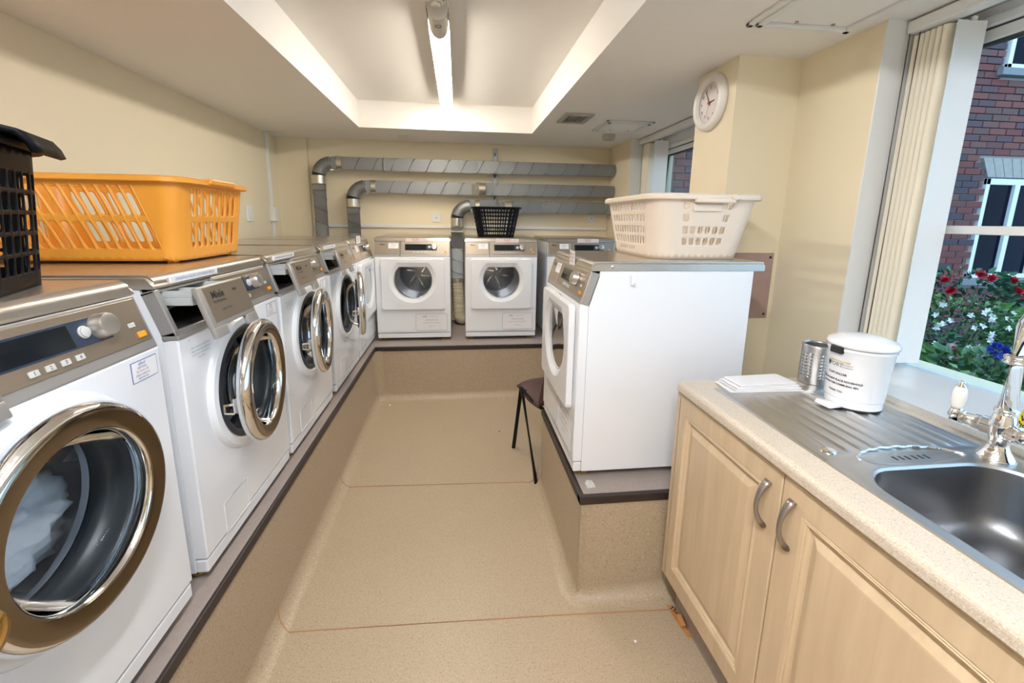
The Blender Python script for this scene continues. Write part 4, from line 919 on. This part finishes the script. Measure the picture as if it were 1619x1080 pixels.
# large black basket at the left edge
def hk_(side): return (5 if side in (0, 2) else 5, .02, [(.10+.148*k, .10+.148*(k+1)) for k in range(5)], .86, .82, 7, 0)
hk_.corner = True
bb, bl = basket('black_basket', 'large black lattice laundry basket on the nearest washing machine, cut by the frame', (-.996, .812, ZM+.001), math.radians(-66.5), M['blackb'], .35, .41, .38, .45, .262, .10, .11, 5, hk_, .018, .014, .0035, False)
b = B(); loft(b, [[V((x*sx, .255+y_, .262+z)) for x, z in ((-.07, -.004), (-.06, .014), (-.03, .022), (.03, .022), (.06, .014), (.07, -.004))] for y_, sx, in ((-.018, 1), (.012, 1), (.030, .85)) for z_ in (0,)], closed=False) if False else None
for s in (-1, 1):
    b = B(); rings = []
    for yy, zz, ww in ((.210, -.012, .090), (.214, .010, .088), (.234, .016, .084), (.262, .010, .078), (.272, -.004, .072), (.278, -.020, .068)):
        rings.append([V((x, s*yy, .265+zz)) for x in (-ww, -ww*.5, 0, ww*.5, ww)])
    loft(b, rings, closed=False); o = obj('handle', b, M['blackb'], bb, smooth=True); solid(o, .009)
# ------------------------------------------------------------------ chair
t = thing('chair', 'maroon brown plastic stacking chair on black tube legs behind the right-hand dryer', 'chair', (.600, 2.40, 0), math.radians(12))
def seat_pt(u, v):     # u across -1..1, v 0 front .. 1 top of back ; front towards +y
    w_ = .205 if v < .5 else .205-.018*(v-.5)/.5
    if v < .55:
        s = v/.55; y = .20-.37*s; z = .452-.022*math.sin(PI*s)+.03*max(0, .12-s)*-6*.3
    else:
        s = (v-.55)/.45; y = -.17-.065*s-.02*math.sin(PI*s*.5); z = .452+.335*s
        if s < .25: z = .452+.335*s*(.6+1.6*s)
    edge = abs(u)**4; z2 = z-.035*edge*(1 if v < .55 else .2); y2 = y+(.02*edge if v >= .55 else 0)
    return V((u*w_, y2, z2))
b = B(); NU, NV = 16, 30; vs = [[b.verts.new(seat_pt(-1+2*i/NU, j/NV)) for i in range(NU+1)] for j in range(NV+1)]
for j in range(NV):
    for i in range(NU): b.faces.new((vs[j][i], vs[j][i+1], vs[j+1][i+1], vs[j+1][i]))
bmesh.ops.recalc_face_normals(b, faces=b.faces); o = obj('seat_shell', b, M['shell'], t, smooth=True); solid(o, .005)
for s in (-1, 1):
    ap = V((s*.200, .13, .420)); ff = V((s*.225, .181, .0)); fb = V((s*.235, -.231, 0))
    obj('leg', tube(B(), [ap+V((0, .0, 0)), ff], .012, 14), M['tubem'], t, auto=40); obj('leg', tube(B(), [ap+V((0, -.012, .004)), fb], .012, 14), M['tubem'], t, auto=40)
    obj('seat_rail', tube(B(), [ap, V((s*.190, -.05, .400)), V((s*.175, -.160, .405))], .0105, 12), M['tubem'], t, auto=40)
for y in (.10, -.10): obj('cross_tube', tube(B(), [(-.185, y, .410), (.185, y, .410)], .010, 12), M['tubem'], t, auto=40)
# ------------------------------------------------------------------ litter, door knob
b = B(); prism(b, [(0, 0), (.022, -.012), (.045, -.085), (.030, -.14), (.012, -.13), (.002, -.05)], 'z', .0004, .003)
wr = tag(obj('torn_wrapper', b, M['cardboard']), 'torn orange wrapper scrap on the floor under the cabinet door', 'litter'); wr.location = (.778, 1.318, 0)
obj('wrapper_fold', box(B(), (.005, -.10, .003), (.022, -.06, .020), .002, rot=Matrix.Rotation(.2, 4, 'X')), M['cardboard'], wr)
for i, s in enumerate(('This', 'Rest')): text(s, .026, M['ink'], wr, basis((.45, -.89, 0), (.89, .45, 0), (0, 0, 1), (.018+i*.01, -.03-i*.065, .0036)), bold=.0006)
def crumb(lab, x, y, r, mt, z=0):
    b = B(); bmesh.ops.create_icosphere(b, subdivisions=1, radius=r)
    for v in b.verts: v.co = V((v.co.x*rnd.uniform(.6, 1.3), v.co.y*rnd.uniform(.6, 1.3), (v.co.z+r)*.45))
    tag(obj('paper_scrap', b, mt), lab, 'litter').location = (x, y, z+.0003)
crumb('tiny white scrap on the floor near the cabinet', .598, 1.189, .006, M['paper'])
crumb('tiny white scrap on the floor in the far left corner', -.54, 3.25, .009, M['paper']); crumb('tiny white scrap at the foot of the back plinth beside the chair', .36, 3.30, .007, M['paper'])
crumb('tiny dark crumb on the floor beside the chair leg', .27, 2.75, .006, M['ink'])
dr = struct('door_1', box(B(), (-.405, -.52, .01), (-.365, .318, 2.0), .002), M['doorp'])
b = B(); lathe(b, [(.022, 0), (.022, .004), (.009, .008), (.009, .022), (.016, .030), (.020, .040), (.016, .048), (.006, .051)], (-.365, .281, 1.150), 'x', 28); obj('door_knob', b, M['brass'], dr, smooth=True)
# ------------------------------------------------------------------ outside: neighbouring wing, plants
GY = -.10
tag(obj('ground', box(B(), (XG+.16, -8, GY-.1), (16, 4.70, GY)), M['soil']), 'dull paved ground outside the windows', 'ground')['kind'] = 'structure'
nb = thing('neighbouring_building', 'red brick wing of the building seen through the windows', 'building', (6.29, 4.65, 0)); YN = 0
def nbo(name, bm, mt, parent=None, **k): return obj(name, bm, mt, parent or nb, **k)
WX0, WX1, WZ0, WZ1 = 0, 2.2, .80, 2.005
U0 = -.06; UZ0 = 3.21
bw = B()
for lo, hi in (((-4.39, .03, -.3), (8, .30, WZ0)), ((-4.39, .03, WZ0), (WX0, .30, WZ1)), ((WX1, .03, WZ0), (8, .30, WZ1)), ((-4.39, .03, WZ1), (8, .30, UZ0)), ((-4.39, .03, UZ0), (U0+.0, .30, 6)), ((U0+2.2, .03, UZ0), (8, .30, 6)), ((U0, .03, 4.6), (U0+2.2, .30, 6))): box(bw, lo, hi)
nbo('wall_core', bw, M['mortar'])
BLN, BHT = .225, .0755
def bfree(x0, x1, z0, z1):
    if x1 > WX0-.005 and x0 < WX1 and z1 > WZ0-.09 and z0 < WZ1+.01: return False
    if z1 > WZ1 and z0 < WZ1+.235 and x1 > WX0-.035-.105*(z0-WZ1)/.228 and x0 < WX1+.14: return False
    if x1 > U0 and x0 < U0+2.2 and z1 > UZ0-.09 and z0 < 4.6: return False
    return True
CX, CYc = 6.29, 4.65
def pix(p):
    d = V(p)-V((0, 0, HC)); zz = d.dot(FW)
    return (805.87+FPX*d.dot(R2)/zz, 482-FPX*d.dot(U2)/zz) if zz > .1 else (-99, -99)
rect = []
for row in range(-3, 74):
    z = row*BHT; off = (row % 2)*BLN/2
    for k in range(-22, 36):
        x = k*BLN+off; x0, x1 = x+.005, x+BLN-.005
        if x0 < -4.38 or x1 > 7.9: continue
        if bfree(x0, x1, z+.005, z+BHT-.005): rect.append((x0, x1, z+.005, z+BHT-.005))
        else:
            for a, c in ((x0, x0+.165), (x0, x0+.105), (x0, x0+.05), (x1-.165, x1), (x1-.105, x1), (x1-.05, x1)):
                if bfree(a, c, z+.005, z+BHT-.005): rect.append((a, c, z+.005, z+BHT-.005)); break
vis = []
for i, (x0, x1, z0, z1) in enumerate(rect):
    px, py = pix((CX+(x0+x1)/2, CYc, (z0+z1)/2))
    if (1440 < px < 1640 and 30 < py < 500 and px > 1568-(py-20)*.24) or (1050 < px < 1100 and 215 < py < 310): vis.append((abs(px-1540) if px > 1200 else 0, i))
vis = {i for _, i in sorted(vis)[:295]}
meshes = {}
st = B(); r2 = random.Random(5)
for i, (x0, x1, z0, z1) in enumerate(rect):
    if i in vis:
        key = (round(x1-x0, 3), r2.randrange(3))
        if key not in meshes:
            b = B(); box(b, (0, -.004*key[1]*.5, 0), (x1-x0, .03, z1-z0), .003, 1); me = bpy.data.meshes.new('brick'); b.to_mesh(me); b.free(); me.materials.append(M['brick']); meshes[key] = me
        o = bpy.data.objects.new('brick', meshes[key]); COL.objects.link(o); o.parent = nb; o.location = (x0, 0, z0)
    else: box(st, (x0, -.002*r2.random(), z0), (x1, .03, z1))
M['brickfar'] = mat('red_brick_far', (.15, .065, .06), .85, mottle=(9, (.09, .055, .065), 1, .1))
nbo('brickwork', st, M['brickfar'], kind='stuff')
# flat arch of tapered stones, sill, window
NS = 19; zl0, zl1 = WZ1+.012, WZ1+.228
for k in range(NS):
    f0 = -.02+(WX1+.04)*k/NS; f1 = -.02+(WX1+.04)*(k+1)/NS; c = (WX0+WX1)/2
    g = lambda x, up: x+(x-c)*(.10 if up else 0); w0 = .0 if k else -.03
    b = B(); prism(b, [(g(f0, 0)+.004, zl0), (g(f1, 0)-.004, zl0), (g(f1, 1)-.004, zl1), (g(f0, 1)+.004, zl1)], 'y', -.012, .03); nbo('voussoir', b, M['stone'])
def far_window(x0, x1, z0, z1):
    b = B(); F_ = .055
    for lo, hi in (((x0, .0, z0), (x0+F_, .07, z1)), ((x1-F_, .0, z0), (x1, .07, z1)), ((x0, .0, z0), (x1, .07, z0+F_)), ((x0, .0, z1-F_*1.3), (x1, .07, z1))): box(b, lo, hi, .004)
    o = nbo('window_frame', b, M['pvc'])
    n = 5; 
    for k in range(1, n): x = x0+(x1-x0)*k/n; obj('window_mullion', box(B(), (x-.035, -.006, z0+F_), (x+.035, .07, z1-F_), .004), M['pvc'], o)
    for k in range(n):
        a = x0+(x1-x0)*k/n+.03; c = x0+(x1-x0)*(k+1)/n-.03; obj('window_pane', box(B(), (a, .03, z0+.03), (c, .034, z1-.03)), M['farglass'], o)
    s = B(); zz = z0+.05
    while zz < z1-.40: box(s, (x0+.06, .06, zz), (x1-.06, .075, zz+.017)); zz += .024
    nbo('slatted_blind', s, M['blindsd'], kind='stuff')
    nbo('room_dark', box(B(), (x0, .20, z0), (x1, .22, z1)), M['dark'])
    nbo('stone_sill', box(B(), (x0-.12, -.06, z0-.085), (x1+.12, .10, z0-.005), .006), M['slate'])
far_window(WX0, WX1, WZ0+.005, WZ1); far_window(U0, U0+2.2, UZ0, 4.6)
# plants
def leafmesh(bm, c, d, L_, W_, rr_):
    d = d.normalized(); x, y = frame_axes(d); a = rr_.uniform(0, 2*PI); s = x*math.cos(a)+y*math.sin(a); n = d.cross(s)
    p = [c, c+d*L_*.35+s*W_*.5+n*W_*.08, c+d*L_*.75+s*W_*.32, c+d*L_-n*W_*.15, c+d*L_*.75-s*W_*.32, c+d*L_*.35-s*W_*.5+n*W_*.08]
    vs = [bm.verts.new(q) for q in p]; bm.faces.new((vs[0], vs[1], vs[2], vs[3])); bm.faces.new((vs[0], vs[3], vs[4], vs[5]))
def bush(nm, lab, loc, R, H, n, L_, mt, seed, flowers=None, grp=None):
    rr_ = random.Random(seed); t = thing(nm, lab, 'shrub', loc, 0, grp); b = B()
    for _ in range(n):
        a, z = rr_.uniform(0, 2*PI), rr_.random()**.8; r = R*math.sqrt(max(.05, 1-(1.6*z-.7)**2*.8))*rr_.uniform(.72, 1.05)
        c = V((r*math.cos(a), r*math.sin(a), z*H)); d = V((math.cos(a), math.sin(a), rr_.uniform(-.3, .9))); leafmesh(b, c, d, L_*rr_.uniform(.6, 1.2), L_*.55, rr_)
    obj('foliage', b, mt, t, kind='stuff')
    for k in range(6):
        a = rr_.uniform(0, 2*PI); obj('stem', tube(B(), [(0, 0, -.02), (R*.35*math.cos(a), R*.35*math.sin(a), H*.5), (R*.7*math.cos(a), R*.7*math.sin(a), H*.88)], [.010, .007, .003], 6), M['stem'], t)
    for (cnt, fr, fm, zz) in (flowers or []):
        for _ in range(cnt):
            a = rr_.uniform(PI*.75, PI*1.65); z = rr_.uniform(*zz); r = R*math.sqrt(max(.05, 1-(1.6*z-.7)**2*.8))*1.06; c = V((r*math.cos(a), r*math.sin(a), z*H)); b = B()
            if fr > .03:
                for ly in range(3):
                    for q in range(5):
                        an = 2*PI*q/5+ly*.6; d = V((math.cos(an)*(1-.28*ly), math.sin(an)*(1-.28*ly), .25+.4*ly)); leafmesh(b, V((0, 0, 0)), d, fr*(1-.15*ly), fr*.95, rr_)
            else:
                for q in range(5): an = 2*PI*q/5; leafmesh(b, V((0, 0, 0)), V((math.cos(an), math.sin(an), .3)), fr, fr*.8, rr_)
            b.transform(Matrix.Translation(c) @ Matrix.Rotation(a, 4, 'Z') @ Matrix.Rotation(1.0, 4, 'Y')); obj('flower', b, fm, t)
    return t
bush('rose_bush', 'rose bush with deep red blooms outside against the brick wall', (4.75, 3.55, GY), .50, 1.12, 1500, .075, M['leafd'], 2, [(11, .05, M['redf'], (.84, 1.0))])
bush('white_flowered_shrub', 'shrub covered in tiny white flowers outside the near window', (3.95, 2.95, GY), .50, .95, 1700, .06, M['leaf'], 3, [(70, .026, M['whitef'], (.60, 1.0))])
bush('leafy_shrub', 'broad leafy green shrub low outside the near window', (3.15, 2.10, GY), .52, .74, 1500, .095, M['leaf'], 4, [(3, .045, M['palepink'], (.5, .8))])
bush('pink_rose', 'pink flowered rose beyond the left edge of the near window', (3.42, 2.75, GY), .28, .80, 500, .06, M['leafd'], 5, [(5, .06, M['pinkf'], (.55, 1.0))])
bush('evergreen_shrub', 'dark leafy shrub farther right outside the near window', (4.9, 2.6, GY), .60, .95, 1500, .08, M['leafd'], 6, [(20, .026, M['whitef'], (.7, 1.0))])
bf = thing('blue_flower', 'deep blue flower head among the leaves outside the near window', 'flower', (3.32, 2.20, GY))
obj('stem', tube(B(), [(.05, .05, 0), (0, 0, .76)], [.008, .005], 8), M['stem'], bf)
b = B(); r9 = random.Random(9)
for k in range(60):
    d = V((r9.gauss(0, 1), r9.gauss(0, 1), r9.gauss(0, 1))).normalized(); leafmesh(b, V((0, 0, .785))+d*.022, d, .034, .03, r9)
obj('petals', b, M['bluef'], bf)
